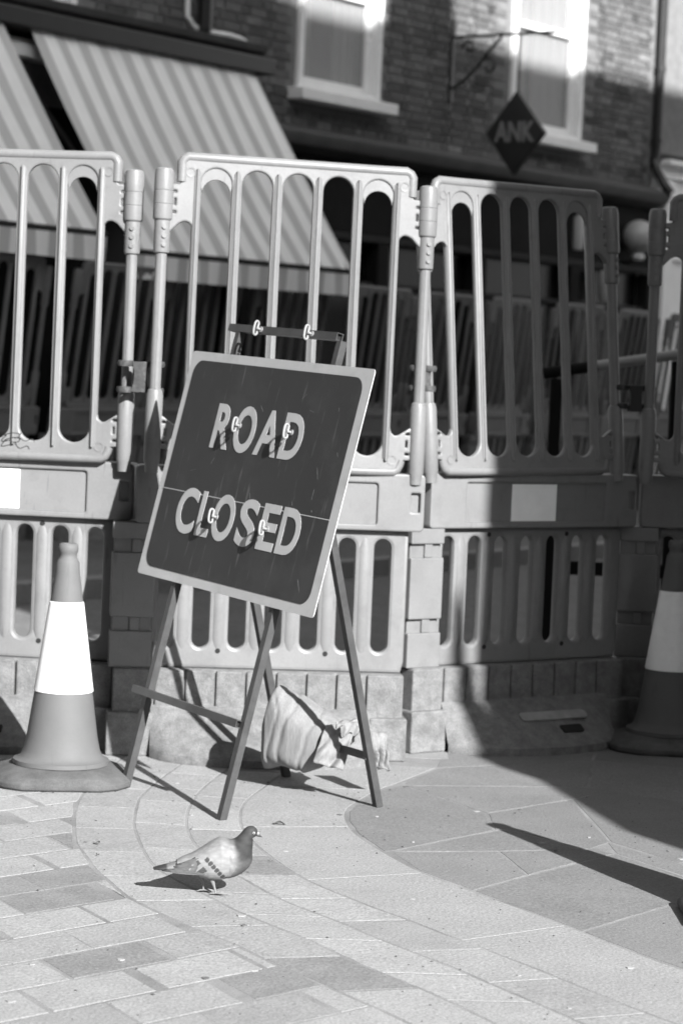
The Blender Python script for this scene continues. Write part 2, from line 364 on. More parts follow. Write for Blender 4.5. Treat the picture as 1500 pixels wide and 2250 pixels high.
for r in range(-19, 9):
    for k in range(-8, 9):
        off = (.146 if r % 2 else 0)+random.uniform(-.02, .02)
        o0 = O1+e2*(r*.190)+e1*(k*.293+off); l = .293
        cc = o0+e1*.15+e2*.1
        if not (-1.75 < cc.x < .6 and 4.35 < cc.y < 9.2): continue
        q = [o0, o0+e1*l, o0+e1*l+e2*.190, o0+e2*.190]
        # keep only what lies left of C5
        i = min(range(61), key=lambda j: (Vector(c5[j])-cc).length)
        P = clip_c5([tuple(v) for v in q]) if (Vector(c5[i])-cc).length < .4 else ([tuple(v) for v in q] if cc.x < c5[i][0] else None)
        if P:
            dk = (r, k) in DARKS or random.random() < .12
            slab(P, M['paver_dark'] if dk else random.choices([M['paver'], M['paver_mid']], [4, 1])[0], gap=.005)
# large flagstones right of the kerb
FL = [
 [(.243, 7.885), (.488, 7.438), (.495, 7.159), (.416, 7.065), (.185, 6.788), (.161, 6.779), (.090, 7.013), (.060, 7.22), (.060, 7.369), (.083, 7.499), (.166, 7.78)],
 [(.185, 6.785), (.416, 7.065), (.531, 7.188), (.762, 6.938), (.49, 6.848)],
 [(.491, 7.431), (.781, 7.748), (.832, 7.058), (.762, 6.940), (.529, 7.192), (.497, 7.167)],
 [(.243, 7.885), (.269, 7.879), (.726, 7.968), (.913, 7.943), (.782, 7.748), (.491, 7.437)],
 [(.240, 7.913), (.36, 8.24), (.583, 8.36), (.928, 8.55), (.859, 8.009), (.726, 7.970), (.27, 7.881)],
 [(.184, 6.768), (.489, 6.848), (.55, 6.535), (.389, 6.31), (.255, 6.53)],
 [(.489, 6.848), (.761, 6.935), (.827, 6.887), (.732, 6.768), (.55, 6.535)],
 [(.39, 6.308), (.551, 6.532), (.828, 6.886), (1.044, 6.508), (1.086, 6.458), (.933, 6.279), (.637, 5.893), (.489, 6.149)],
 [(.637, 5.890), (.933, 6.276), (1.15, 6.55), (1.3, 5.9), (1.1, 5.13), (.836, 5.556), (.747, 5.694)],
 [(.829, 6.888), (.821, 7.052), (.996, 6.786), (1.131, 6.58), (1.045, 6.51)],
 [(.832, 7.062), (.784, 7.748), (.915, 7.94), (1.144, 7.767), (1.198, 7.004), (.996, 6.788)],
 [(.914, 7.95), (.863, 8.012), (.932, 8.55), (1.24, 8.47), (1.442, 8.21), (1.145, 7.770)],
 [(1.144, 7.765), (1.440, 8.206), (1.62, 7.7), (1.2, 7.008)],
 [(.996, 6.786), (1.2, 7.006), (1.62, 7.69), (1.7, 6.9), (1.3, 6.3), (1.131, 6.58)],
 [(.36, 8.26), (.583, 8.37), (.928, 8.56), (1.0, 9.0), (.45, 9.0)], [(.932, 8.56), (1.24, 8.48), (1.442, 8.22), (1.9, 8.5), (1.8, 9.0), (1.01, 9.0)],
 [(1.63, 7.71), (1.45, 8.2), (1.9, 8.48), (2.3, 7.9), (1.8, 7.0)], [(1.3, 6.28), (1.7, 6.88), (2.1, 6.2), (1.6, 5.5), (1.32, 5.9)], [(1.12, 5.1), (1.32, 5.88), (1.6, 5.46), (1.5, 4.9), (1.3, 4.83)]]
for p in FL: slab(p, M['flag'], name='flagstone', gap=.0035, cham=.0013, wob=.0002)
# stones between the fan and the barriers
for x0, x1, y0, y1 in [(-.26, .08, 8.40, 8.75), (.10, .42, 8.45, 8.8), (-.62, -.28, 8.55, 8.9)]:
    slab([(x0, y0), (x1, y0), (x1, y1), (x0, y1)], M['kerb'], gap=.005)

# ------------------------------------------------------------------ the terrace behind
WO = Vector((0, 21.3, 0)); WD = Vector((.588, .809, 0)).normalized(); WN = Vector((WD.y, -WD.x, 0)); WROT = math.atan2(WD.y, WD.x)
# building local frame: x along wall (s), -y towards the street, z up
terr = empty('terrace_building', WO, WROT)
tag(terr, 'dark brick terrace with white sash windows above the shops behind the barriers', 'building')
T = lambda mb, name, m, par=terr, **k: mb.build(name, m, par, **k)
def hole_ok(s0, s1, z0, z1, holes):
    return all(s1 < a or s0 > b or z1 < c or z0 > d for a, b, c, d in holes)
WIN = [(-.93, .27, 3.68, 5.45), (2.42, 3.74, 3.68, 5.45), (-4.9, -3.68, 3.6, 5.6)]
wl = MB()
def wall_rect(x0, x1, z0, z1): wl.add([(x0, 0, z0), (x1, 0, z0), (x1, 0, z1), (x0, 0, z1)], [(0, 1, 2, 3)])
for a, b, c, d in [(-9, -4.9, 3.2, 9), (-4.9, -3.68, 5.6, 9), (-4.9, -3.68, 3.2, 3.6), (-3.68, -.93, 3.2, 9), (-.93, .27, 3.2, 3.68), (-.93, .27, 5.45, 9), (.27, 2.42, 3.2, 9), (2.42, 3.74, 3.2, 3.68), (2.42, 3.74, 5.45, 9), (3.74, 5.25, 3.2, 9)]:
    wall_rect(a, b, c, d)
wall = T(wl, 'wall', M['pointing'], smooth=None, fix=False)
bl_full = MB().box((0, 0, 0), (.213, .024, .066)).mesh('brick', M['brick']); bl_half = MB().box((0, 0, 0), (.102, .024, .066)).mesh('brick', M['brick'])
random.seed(5)
spots = []
for j in range(30):
    z = 3.30+.0375+j*.075; s = -4.0 + (.0 if j % 2 else -.0565); k = 0
    while s < 5.2:
        ln = .213 if (k+j) % 2 else .102
        c = s+ln/2
        vis = (z < 4.1+.115*(c+4)+.25) and (c > -1.75 or z > 3.9)
        if vis and hole_ok(c-ln/2, c+ln/2, z-.033, z+.033, [(-.99, .33, 3.55, 6), (2.36, 3.80, 3.55, 6), (-4.95, -3.62, 3.9, 6)]) and c+ln/2 < 5.16: spots.append((c, z, ln))
        s += ln+.012; k += 1
spots.sort(key=lambda q: q[0]); mass = MB()
for i, (c, z, ln) in enumerate(spots):
    if i % 1 == 0 and i < 300: put('brick', bl_full if ln > .15 else bl_half, wall, (c, random.uniform(-.001, .003), z))
    else:
        t = max(.45, random.gauss(1, .26)); mass.box((c, random.uniform(-.001, .003), z), (ln, .024, .066), col=t)
mo = mass.build('brick_courses', M['brick_mass'], wall, smooth=None); mo['kind'] = 'stuff'
# sash windows
def sash(s0, s1, z0, z1, cur=(0, 1), sash_up=.0, lower=True):
    w = empty('sash_window', parent=terr); w.name = 'window'
    f = MB(); D = .11
    f.box((s0+.035, .04, (z0+z1)/2), (.07, .16, z1-z0)); f.box((s1-.035, .04, (z0+z1)/2), (.07, .16, z1-z0)); f.box(((s0+s1)/2, .04, z1-.03), (s1-s0-.14, .16, .06)); f.box(((s0+s1)/2, .04, z0+.03), (s1-s0-.14, .16, .06))
    f.build('frame', M['white_paint'], w, bevel=.006)
    sh = MB(); m_ = (z0+z1)/2+sash_up
    for a, b, y in ((z0+.06, m_+.03, .06), (m_-.03, z1-.06, .10)):
        sh.box((s0+.105, y, (a+b)/2), (.07, .035, b-a)); sh.box((s1-.105, y, (a+b)/2), (.07, .035, b-a)); sh.box(((s0+s1)/2, y, a+.035), (s1-s0-.28, .035, .07)); sh.box(((s0+s1)/2, y, b-.03), (s1-s0-.28, .035, .06))
    sh.build('sash', M['white_paint'], w, bevel=.004)
    MB().box(((s0+s1)/2, .085, (z0+z1)/2), (s1-s0-.2, .004, z1-z0-.16)).build('pane', M['glass'], w, smooth=None)
    MB().box(((s0+s1)/2, -.06, z0-.045), (s1-s0+.20, .22, .10)).build('sill', M['white_paint'], w, bevel=.01)
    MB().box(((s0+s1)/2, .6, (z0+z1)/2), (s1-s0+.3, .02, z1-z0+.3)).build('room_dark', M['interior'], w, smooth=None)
    for a, b in cur:
        c = MB(); n = 40; x0, x1 = s0+(s1-s0)*a, s0+(s1-s0)*b
        r0 = [(x0+(x1-x0)*i/n, .17+.025*math.sin(i*1.3)+.01*math.sin(i*3.1), z0) for i in range(n+1)]; r1 = [(x, y, z1) for x, y, z in r0]
        c.loft([r0, r1], cap=False, closed=False); c.build('curtain', M['curtain'], w, smooth=60, fix=False)
    return w
sash(-.93, .27, 3.68, 5.45, [(.02, .33), (.62, .98)], .0)
sash(2.42, 3.74, 3.68, 5.45, [(.02, .40), (.5, .99)], .16)
sash(-4.9, -3.68, 3.6, 5.6, [])
# upper cornice band of the left shop, gutter and black awning box
g = MB(); pr = [(0, 3.84), (-.10, 3.86), (-.16, 3.90), (-.18, 3.95), (-.10, 3.97), (0, 3.99)]
g.prism([(y, z) for y, z in pr], -9, -1.52, lambda y, z, s: (s, y, z)); T(g, 'cornice', M['lead'], smooth=30)
T(MB().box((-5.2, -.15, 3.77), (7.3, .26, .13)), 'awning_box', M['black_paint'], bevel=.01)
T(MB().box((-5.3, .05, 3.0), (7.4, .06, 1.5)), 'shop_fascia', M['dark_paint'])
# right shopfront cornice and fascia
g = MB(); pr = [(0, 3.14), (-.08, 3.14), (-.22, 3.20), (-.26, 3.27), (-.26, 3.30), (-.08, 3.36), (0, 3.38)]
g.prism(pr, -1.5, 5.25, lambda y, z, s: (s, y, z)); T(g, 'shop_cornice', M['lead'], smooth=30)
T(MB().box((1.9, -.03, 2.83), (6.6, .08, .60)), 'sign_fascia', M['dark_paint'], bevel=.01)
T(MB().box((1.9, -.07, 2.49), (6.5, .12, .07)), 'transom', M['mid_paint'], bevel=.01)
T(MB().box((1.9, -.05, 2.09), (6.5, .08, .05)), 'transom', M['mid_paint'], bevel=.01)
for s in (-1.4, .3, 1.9, 3.6, 5.15): T(MB().box((s, -.06, 1.32), (.16, .14, 2.26)), 'mullion', M['dark_paint'], bevel=.01)
for a, b in ((-1.32, .22), (.38, 1.82), (1.98, 3.52), (3.68, 5.07)): T(MB().box(((a+b)/2, .02, 1.4), (b-a, .02, 2.14)), 'shop_pane', M['shop_glass'], smooth=None)
T(MB().box((1.9, -.04, .2), (6.6, .12, .42)), 'stallriser', M['dark_paint'], bevel=.01)
T(MB().box((-5.3, .02, 1.25), (7.4, .02, 2.4)), 'shop_pane', M['shop_glass'], smooth=None)
for s in (-4.42, -7.2, -1.6): T(MB().box((s, -.05, 1.7), (.22, .16, 3.4)), 'pilaster', M['dark_paint'], bevel=.01)
T(MB().box((1.5, 4.9, 4.6), (22, 8, 9.0)), 'building_body', M['interior'])
dp = MB(); dp.tube(spline([(5.24, -.06, 9), (5.24, -.06, 5), (5.24, -.06, 3.85), (5.22, -.07, 3.6), (5.16, -.2, 3.42), (5.2, -.28, 3.3)], 6), .05, 10)
for z in (3.85, 4.6, 5.4): dp.lathe([(.062, z-.03), (.062, z+.03)], 12, (5.24, -.06, 0))
T(dp, 'downpipe', M['black_paint'])
T(MB().tube(spline([(-2.40, -.03, 6), (-2.40, -.03, 4.3), (-2.36, -.03, 4.05), (-2.19, -.03, 3.995), (-1.83, -.03, 4.0), (-1.66, -.04, 3.97), (-1.58, -.04, 3.87)], 8), .022, 8), 'conduit', M['white_paint'])
T(MB().tube([(-2.22, -.07, 6), (-2.22, -.07, 3.98)], .055, 10), 'downpipe', M['black_paint'])
# neighbouring pale building further right
nb_ = empty('pale_building', WO, WROT); tag(nb_, 'pale rendered shop building beyond the black downpipe at the right edge', 'building')
MB().box((8.3, .14, 6.4), (6.0, .3, 5.3)).build('upper_wall', mat('pale_brick', .17, .9, .2, 9, fine=.1, fscale=60, bump=.3), nb_)
MB().box((8.3, .06, 1.8), (6.0, .3, 3.7)).build('shop_wall', M['stucco'], nb_)
for z, h, d in ((3.64, .06, .12), (3.5, .05, .06), (2.65, .05, .04), (1.98, .05, .05), (1.0, .06, .04)): MB().box((8.3, -.09-d/2, z), (6.0, d, h)).build('moulding', M['stucco'], nb_, bevel=.01)
for s in (5.42, 6.1, 7.3): MB().box((s, -.13, 1.75), (.20, .08, 3.4)).build('pilaster', M['stucco'], nb_, bevel=.01)
# awnings
def awning(s0, s1, ztop, zf, d, label):
    a = empty('striped_awning', WO + WD*s0 + WN*0, WROT); tag(a, label, 'awning', 'shop awnings on the terrace')
    n = 44; k = 8; c = MB(); rings = []
    for j in range(k+1):
        t = j/k; y = -.17-(d-.17)*t; z = ztop-(ztop-zf)*t-.05*math.sin(math.pi*t)
        rings.append([((s1-s0)*i/n, y, z+.012*math.sin(i*2*math.pi*(s1-s0)/.236/n)*(1-.5*t)+.014*math.sin(i*.31+t*2.3)*math.sin(math.pi*t)+.008*math.sin(i*.83-t*7)) for i in range(n+1)])
    c.loft(rings, cap=False, closed=False); c.build('canopy', M['awning'], a, smooth=60, fix=False)
    v = MB(); rings = []
    for j in range(4):
        t = j/3; rings.append([((s1-s0)*i/n, -d-.012+.014*math.sin(i*.9)*t, zf-.03-.17*t) for i in range(n+1)])
    v.loft(rings, cap=False, closed=False); v.build('valance', M['awning'], a, smooth=60, fix=False)
    MB().tube([(0, -d, zf-.012), (s1-s0, -d, zf-.012)], .022, 8).build('front_bar', M['mid_paint'], a)
    for x in (.06, s1-s0-.06): MB().tube([(x, -.05, ztop-.35), (x, -.62, ztop-.95), (x, -d+.02, zf)], .018, 8).build('arm', M['black_paint'], a)
    return a
awning(-4.36, -1.74, 3.78, 2.12, 1.28, 'pale striped awning with valance above the middle barrier')
awning(-7.6, -4.66, 3.80, 2.22, 1.28, 'pale striped awning cut off by the left picture edge')
# hanging diamond sign
hs = empty('hanging_sign', WO+WD*1.40, WROT); tag(hs, 'black diamond hanging sign with pale letters on iron bracket', 'sign')
b = MB(); b.box((0, -.02, 4.2), (.05, .03, .75)); b.tube([(0, -.03, 4.42), (0, -1.12, 4.42)], .014, 8)
sc = [(0, -.03, 4.0)]+[(0, -.42+.36*math.cos(R(180-a)), 4.0+.36*math.sin(R(a))) for a in range(0, 91, 10)]
b.tube([(0, -.03, 3.95), (0, -.16, 4.02), (0, -.30, 4.14), (0, -.42, 4.28), (0, -.55, 4.40)], .014, 8)
b.tube([(0, -.42+.1*math.cos(R(a))*(1-a/500), 4.14+.1*math.sin(R(a))*(1-a/500)) for a in range(0, 400, 20)], .012, 6)
b.tube([(0, -.2+.07*math.cos(R(a))*(1-a/500), 4.32+.07*math.sin(R(a))*(1-a/500)) for a in range(0, 400, 20)], .012, 6)
b.build('bracket', M['black_paint'], hs)
MB().tube([(0, -.75, 4.42), (0, -.75, 3.9)], .009, 6).build('hanger', M['black_paint'], hs)
dm = MB(); dm.prism([(-.75, 3.91), (-1.06, 3.53), (-.75, 3.15), (-.44, 3.53)], -.03, .03, lambda y, z, s: (s, y, z)); bd = dm.build('board', M['black_paint'], hs, bevel=.008)
cu = bpy.data.curves.new('lettering', 'FONT'); cu.body = 'ANK'; cu.size = .2; cu.align_x = 'CENTER'; cu.align_y = 'CENTER'; cu.extrude = .003; cu.offset = .006
lo = bpy.data.objects.new('lettering', cu); COL.objects.link(lo); lo.parent = bd; lo.location = (-.036, -.75, 3.53); lo.rotation_euler = (R(90), 0, R(-90)); lo.scale = (.95, 1.25, 1)
dg_ = bpy.context.evaluated_depsgraph_get(); me_ = bpy.data.meshes.new_from_object(lo.evaluated_get(dg_)); bpy.data.objects.remove(lo)
me_.materials.clear(); me_.materials.append(mat('sign_grey_letters', .2, .6)); lo = put('lettering', me_, bd, (-.036, -.75, 3.53), (R(90), 0, R(-90))); lo.scale = (.95, 1.25, 1)
# shop lamps on the fascia
def lamp(name, s, d, z, prof, label, grp=None):
    o = empty(name, WO+WD*s+WN*d+Vector((0, 0, z)), WROT); tag(o, label, 'lamp', grp)
    MB().lathe(prof, 20).build('lamp_shade', M['lamp'], o, smooth=60)
    MB().tube([(0, 0, prof[-1][1]), (0, .03, prof[-1][1]+.06), (0, d-.02, prof[-1][1]+.06)], .012, 6).build('bracket', M['black_paint'], o)
lamp('wall_lamp', 3.66, .10, 2.62, [(.05, 0), (.06, .05), (.06, .3), (.045, .34)], 'narrow white tubular lamp on the dark shop fascia')
lamp('wall_lamp', 4.20, .14, 2.13, [(.055, 0), (.07, .04), (.10, .27), (.08, .31)], 'white cup shaped lamp below the shop transom')
o = empty('globe_lamp', WO+WD*4.68+WN*.22+Vector((0, 0, 2.82)), WROT); tag(o, 'round white globe lamp between the barrier posts', 'lamp')
MB().lathe([(.17*math.sin(R(a)), -.17*math.cos(R(a))) for a in range(4, 181, 8)], 24).build('globe', M['lamp'], o, smooth=80)
MB().lathe([(.05, 0), (.07, .03), (.05, .07)], 16, (0, 0, -.24)).build('collar', M['white_paint'], o)
MB().tube([(0, 0, -.2), (0, .1, -.26), (0, .22, -.26)], .02, 8).build('bracket', M['black_paint'], o)
# far kerb and footway in front of the shops
fk = MB(); fk.box((0, -3.2, .02), (40, .16, .14)); o = fk.build('kerb', M['kerb'], None); o.location = WO; o.rotation_euler.z = WROT; o['kind'] = 'structure'
fp = MB(); fp.box((0, -1.5, .03), (40, 3.22, .10)); o = fp.build('footway', M['setts'], None); o.location = WO; o.rotation_euler.z = WROT; o['kind'] = 'structure'

# ------------------------------------------------------------------ building behind the camera on the right whose shade falls on the scene, then two added sky blockers
ca, sa = math.cos(SUN_AZ), math.sin(SUN_AZ); A0 = 1.7; TE = math.tan(SUN_EL)
def PA(p, a): return (p*ca - a*sa, p*sa + a*ca)
tb = empty('unseen_building', (0, 0, 0)); tag(tb, 'tall street building out of frame that shades the right barriers', 'building')
dh = -(A0+.3)*TE
Bx, By = PA(4.62, A0-.36); Bp = Vector((Bx, By, 0)); Lf = 26
sh_ = Vector((-sa, ca, 0)); run = (WO-Bp).dot(-WN)/sh_.dot(-WN); ROOF = 4.42+run*TE
prof = [(4.23, -3.45-dh), (4.23, 3.45), (4.19, 3.55), (4.335, 3.85), (4.426, 4.04), (4.43, 4.19), (4.475, 4.33), (4.468, 4.7), (4.462, 4.92), (4.488, 5.03), (4.515, 4.9), (4.545, 4.66), (4.578, 4.5), (4.582, 5.05), (4.58, ROOF-dh), (7.5, ROOF-dh), (7.5, -dh)]
prof[0] = (4.23, -dh)
w_ = MB(); w_.prism([(p, h+dh) for p, h in prof], A0-.35, A0, lambda p, h, a: (*PA(p, a), h)); w_.build('shadow_profile_wall', M['stone_far'], tb, smooth=None)  # unseen slab facing the sun, profile shaped for the shadow edge it casts
q = [Bp, Bp+WD*Lf, Bp+WD*Lf+WN*9, Bp+WN*9]
w_ = MB(); w_.prism([(v.x, v.y) for v in q], 0, ROOF); w_.build('wall', M['stone_far'], tb, smooth=None)
q0 = (WO-Bp).dot(WD)-run*sh_.dot(WD)
c0 = Bp+WD*(q0+.33)+WN*.05; q = [c0, c0+WD*.62, c0+WD*.62+WN*.9, c0+WN*.9]
w_ = MB(); w_.prism([(v.x, v.y) for v in q], ROOF, ROOF+3); w_.build('chimney', M['stone_far'], tb, smooth=None)
for k in range(7):
    for zz in (5, 8.6):
        c = Bp+WD*(2.5+3.4*k)-WN*.02
        w_ = MB(); w_.box((c.x, c.y, zz), (1.2, .08, 2), Matrix.Rotation(WROT, 3, 'Z')); w_.build('window', M['shop_glass'], tb, smooth=None)
tb2 = empty('unseen_building', (0, 0, 0)); tag(tb2, 'dark block added out of frame behind the camera to cut skylight', 'building')  # added block, keeps skylight off the near paving and barriers
w_ = MB(); q = [PA(1.25, -.8), PA(-16, -.8), PA(-16, -10), PA(1.25, -10)]; w_.prism(q, 0, 14); w_.build('wall', M['stone_far'], tb2, smooth=None)
tb3 = empty('unseen_building', (0, 0, 0)); tag(tb3, 'dark block added out of frame on the left to cut skylight', 'building')  # added block, hides the left sky from the near ground
MB().box((-9.2, 2.0, 6.5), (9.0, 15.0, 13.0)).build('wall', mat('sky_blocker_dark', .05, .9, .15, 2), tb3, smooth=None)  # very dark so its sunlit face bounces little light back
for k in range(4):
    for zz in (2, 5.5, 9): MB().box((-4.69, -3+3.2*k, zz), (.06, 1.2, 2)).build('window', M['shop_glass'], tb3, smooth=None)
for k in range(5):
    for zz in (2, 5.5, 9):
        x, y = PA(-1.0-3*k, -.78); w_ = MB(); w_.box((x, y, zz), (1.2, .08, 2), Matrix.Rotation(SUN_AZ, 3, 'Z')); w_.build('window', M['shop_glass'], tb2, smooth=None)

# ------------------------------------------------------------------ barriers
PI_ = .141
def upper_meshes():
    pts = [(0, 1.055)]
    right = [(.38, 1.055), (.393, 1.05), (.40, 1.035), (.40, .97), (.408, .957), (.45, .955), (.45, .775), (.405, .822)]+arc(.384, .806, .024, 50, 170, 5)+[(.360, .78), (.360, .17), (.366, .148), (.378, .138), (.392, .140), (.45, .178), (.45, .055), (.415, .052), (.402, .035), (.392, .012), (.375, .004)]
    outer = right[::1]
    left = [(-x, z) for x, z in right[::-1]]
    poly = outer+left
    holes = [slot_poly(k*PI_, .064, 1.017, .053, 12) for k in range(-2, 3)]
    for sx in (-1, 1):
        for z in (.93, .86, .145, .075): holes.append(rrect(sx*.424-.007, z-.004, sx*.424+.007, z+.004, .003, 2))
        for z in (.895, .11): holes.append(rrect(sx*.421-.003, z-.012, sx*.421+.003, z+.012, .0028, 2))
    D = {}
    D['upper_panel'] = plate_mesh('upper_panel', poly, holes, .022, .006, M['plastic'])
    D['bar'] = MB().tube([(0, 0, .03), (0, 0, .06), (0, 0, 1.0), (0, 0, 1.02)], [.006, .0195, .0195, .006], 12, flat=.75).mesh('bar', M['plastic'], 50)
    D['bar_rib'] = MB().tube([(0, 0, .05), (0, 0, 1.01)], .0045, 8).mesh('bar_rib', M['plastic'], 50)
    ins = arc(0, .964, .056, 0, 180, 12)+arc(0, .93, .048, 180, 0, 12)
    D['arch_insert'] = plate_mesh('arch_insert', ins, [], .008, .002, M['plastic'])
    rail = [(-.40, 0, .965), (-.40, 0, 1.02)]+[(-.372+.030*math.cos(R(a)), 0, 1.022+.030*math.sin(R(a))) for a in (165, 135, 105)]+[(x/10, 0, 1.05) for x in range(-3, 4)]+[(.372+.030*math.cos(R(a)), 0, 1.022+.030*math.sin(R(a))) for a in (75, 45, 15)]+[(.40, 0, 1.02), (.40, 0, .965)]
    D['top_rail'] = MB().tube(rail, .0175, 12).mesh('top_rail', M['plastic'], 60)
    br = [(-.405, 0, .052)]+[(-.37+.03*math.cos(R(a)), 0, .040+.03*math.sin(R(a))) for a in (190, 220, 250)]+[(x/10, 0, .010) for x in range(-3, 4)]+[(.37+.03*math.cos(R(a)), 0, .040+.03*math.sin(R(a))) for a in (290, 320, 350)]+[(.405, 0, .052)]
    D['bottom_rail'] = MB().tube(br, .016, 12).mesh('bottom_rail', M['plastic'], 60)
    p = MB()
    pr = [(.022, -.03), (.024, 0), (.0285, .012), (.029, .235), (.0245, .252), (.0195, .256), (.0195, .716), (.0265, .72), (.0275, .726), (.0275, .828), (.033, .834), (.034, .842), (.034, .882), (.0325, .884), (.034, .886), (.034, .928), (.0325, .930), (.034, .932), (.034, .985), (.030, 1.003), (.022, 1.008)]
    p.lathe(pr, 20)
    p.box((0, -.0185, .486), (.005, .006, .46)); p.box((0, .0185, .486), (.005, .006, .46))
    for z in (.745, .775, .805): p.lathe([(.0075, -.033), (.0075, -.027)], 10, (.004, 0, z), 'y')
    D['post'] = p.mesh('post', M['plastic'], 22)
    D['boss'] = MB().lathe([(.017, -.012), (.017, -.013), (.012, -.0125), (.011, -.004), (0.001, -.004)], 16, (0, 0, 0), 'y', cap=False).mesh('boss', M['plastic'], 40)
    return D
def lower_meshes():
    D = {}
    b = MB()
    # box beam with a recessed label panel
    outer = rrect(-.5, .80, .5, 1.0, .015, 3); rec = rrect(-.335, .822, .335, .966, .008, 2)
    D['box_beam'] = plate_mesh('box_beam', outer, [rec, rrect(.452, .868, .484, .935, .004, 2)], .105, .006, M['plastic'])
    b.box((0, 0, .894), (.69, .082, .16)); b.box((.468, 0, .90), (.05, .07, .09)); D['label_panel'] = b.mesh('label_panel', M['plastic'])
    D['sticker'] = MB().box((-.01, -.0425, .893), (.215, .002, .136)).mesh('reflective_sticker', M['white_film'])
    cs = [-.385+.125*i for i in range(7)]
    outer = [(-.425, .30), (.445, .30), (.455, .34), (.455, .80), (-.425, .80)]
    D['grating'] = plate_mesh('grating', outer, [slot_poly(c, .372, .768, .0285, 10) for c in cs], .036, .012, M['plastic'])
    st = MB().tube([(0, 0, .355), (0, 0, .40), (0, 0, .735), (0, 0, .785)], [.016, .025, .025, .016], 14, flat=1.2); D['stave'] = st.mesh('stave', M['plastic'], 60)
    D['bolt_hole'] = MB().lathe([(.009, -.0012), (.009, .001)], 12, (0, 0, 0), 'y').mesh('bolt_hole', M['hollow'], 30)
    c = MB()
    c.box((-.50, .005, .55), (.135, .07, .50))
    for z0, z1 in ((.30, .425), (.475, .695), (.745, .80)): c.box((-.50, 0, (z0+z1)/2), (.148, .096, z1-z0))
    for z in (.45, .72): c.box((-.49, -.034, z), (.035, .014, .05))
    D['interlock_column'] = c.mesh('interlock_column', M['plastic'])
    # rubber foot: slotted block, plinth and a bulging skirt
    f = MB(); xs = [-.56, -.415, -.31, -.205, -.10, .005, .11, .215, .32, .455]
    f.box((-.05, 0, .15), (1.0, .105, .30))
    for i in range(len(xs)-1): f.box(((xs[i]+xs[i+1])/2, 0, .225 if i not in (0, 8) else .22), (xs[i+1]-xs[i]-.007, .135, .145 if i not in (0, 8) else .155))
    f.box((-.495, 0, .075), (.16, .19, .15)); f.box((.40, 0, .075), (.13, .19, .15))
    D['foot'] = f.mesh('foot', M['rubber'])
    sk = MB()
    for sgn in (-1, 1):
        rings = []
        for j, (zz, t) in enumerate(((.175, .0), (.165, .12), (.045, .86), (.028, 1.0), (.0, 1.0))):
            ring = []
            for i in range(25):
                u = -.425+.785*i/24; w = max(0, 1-((u+.03)/.40)**2)**.5; d = .018+.232*w
                ring.append((u, sgn*(.065+d*t), zz))
            rings.append(ring)
        sk.loft(rings, cap=False, closed=False)
    sk.box((-.02, 0, .086), (.70, .13, .17))
    D['foot_skirt'] = sk.mesh('foot_skirt', M['rubber'], 40)
    D['hand_slot'] = MB().prism(rrect(-.05, -.018, .05, .018, .006, 2), -.001, .004, lambda x, y, z: (x, -z, y)).mesh('hand_slot', M['hollow'])
    D['skirt_label'] = plate_mesh('skirt_label', rrect(-.16, -.022, .16, .022, .02, 4), [], .006, .002, M['white_film'] if False else mat('skirt_label_rubber', .23, .8, .2, 20))
    return D
UM, LM = upper_meshes(), lower_meshes()
def bev(o, w=.004):
    m = o.modifiers.new('bevel', 'BEVEL'); m.width = w; m.segments = 2; m.limit_method = 'ANGLE'; m.angle_limit = R(40); return o
def barrier(label, low, yaw, up, lean, roll, grp):
    """low = foot centre, up = foot of the upper panel in the world; local x along the panel, y to the back"""
    t = empty('plastic_barrier', low, yaw); tag(t, label, 'barrier', grp)
    bb = put('box_beam', LM['box_beam'], t); bev(put('label_panel', LM['label_panel'], bb), .002); put('reflective_sticker', LM['sticker'], bb)
    gr = put('grating', LM['grating'], t)
    for i in range(6):
        put('stave', LM['stave'], gr, (-.3225+.125*i, 0, 0))
        if i in (1, 4):
            for z in (.775, .362): put('bolt_hole', LM['bolt_hole'], gr, (-.3225+.125*i, -.0185, z))
    bev(put('interlock_column', LM['interlock_column'], t), .004)
    bev(put('foot', LM['foot'], t), .006)
    fs = put('foot_skirt', LM['foot_skirt'], t)
    n_ = math.atan2(.13, .17)
    if 'half in sun' in label: put('skirt_label', LM['skirt_label'], fs, (.02, -.172, .120), (R(-55), 0, 0))
    put('hand_slot', LM['hand_slot'], fs, (.06, -.232, .078), (R(-55), 0, 0))
    W2L = (Matrix.Translation(low) @ Matrix.Rotation(yaw, 4, 'Z')).inverted()
    Mw = Matrix.Translation(up[:3]) @ Matrix.Rotation(up[3], 4, 'Z') @ Matrix.Rotation(-lean, 4, 'X') @ Matrix.Rotation(-roll, 4, 'Y')
    u = put('upper_panel', UM['upper_panel'], t); u.matrix_local = W2L @ Mw
    for k in range(-3, 3):
        x = (k+.5)*PI_ if abs(k+.5) < 2.4 else math.copysign(.348, k+.5)
        b_ = put('bar', UM['bar'], u, (x, 0, 0))
        for y in (-.0195, .0195): put('bar_rib', UM['bar_rib'], u, (x, y, 0))
    for k in (-2, 2): put('arch_insert', UM['arch_insert'], u, (k*PI_, 0, 0))
    put('top_rail', UM['top_rail'], u); put('bottom_rail', UM['bottom_rail'], u)
    for x in (-.46, .46): put('post', UM['post'], u, (x, 0, 0), (0, 0, 0 if x > 0 else R(180)*0))
    for x in (-.372, .372):
        for z in (.998, .052): put('boss', UM['boss'], u, (x, 0, z))
    return t
BG = 'row of barriers across the road'
barrier('sunlit plastic barrier cut by the left edge, behind the sunlit cone', (-1.215, 8.46, 0), -.10, (-1.214, 8.391, 1.0, -.113), .023, .003, BG)
barrier('sunlit plastic barrier directly behind the road closed sign', (-.215, 8.39, 0), .12, (-.201, 8.317, 1.0, .191), .04, -.013, BG)
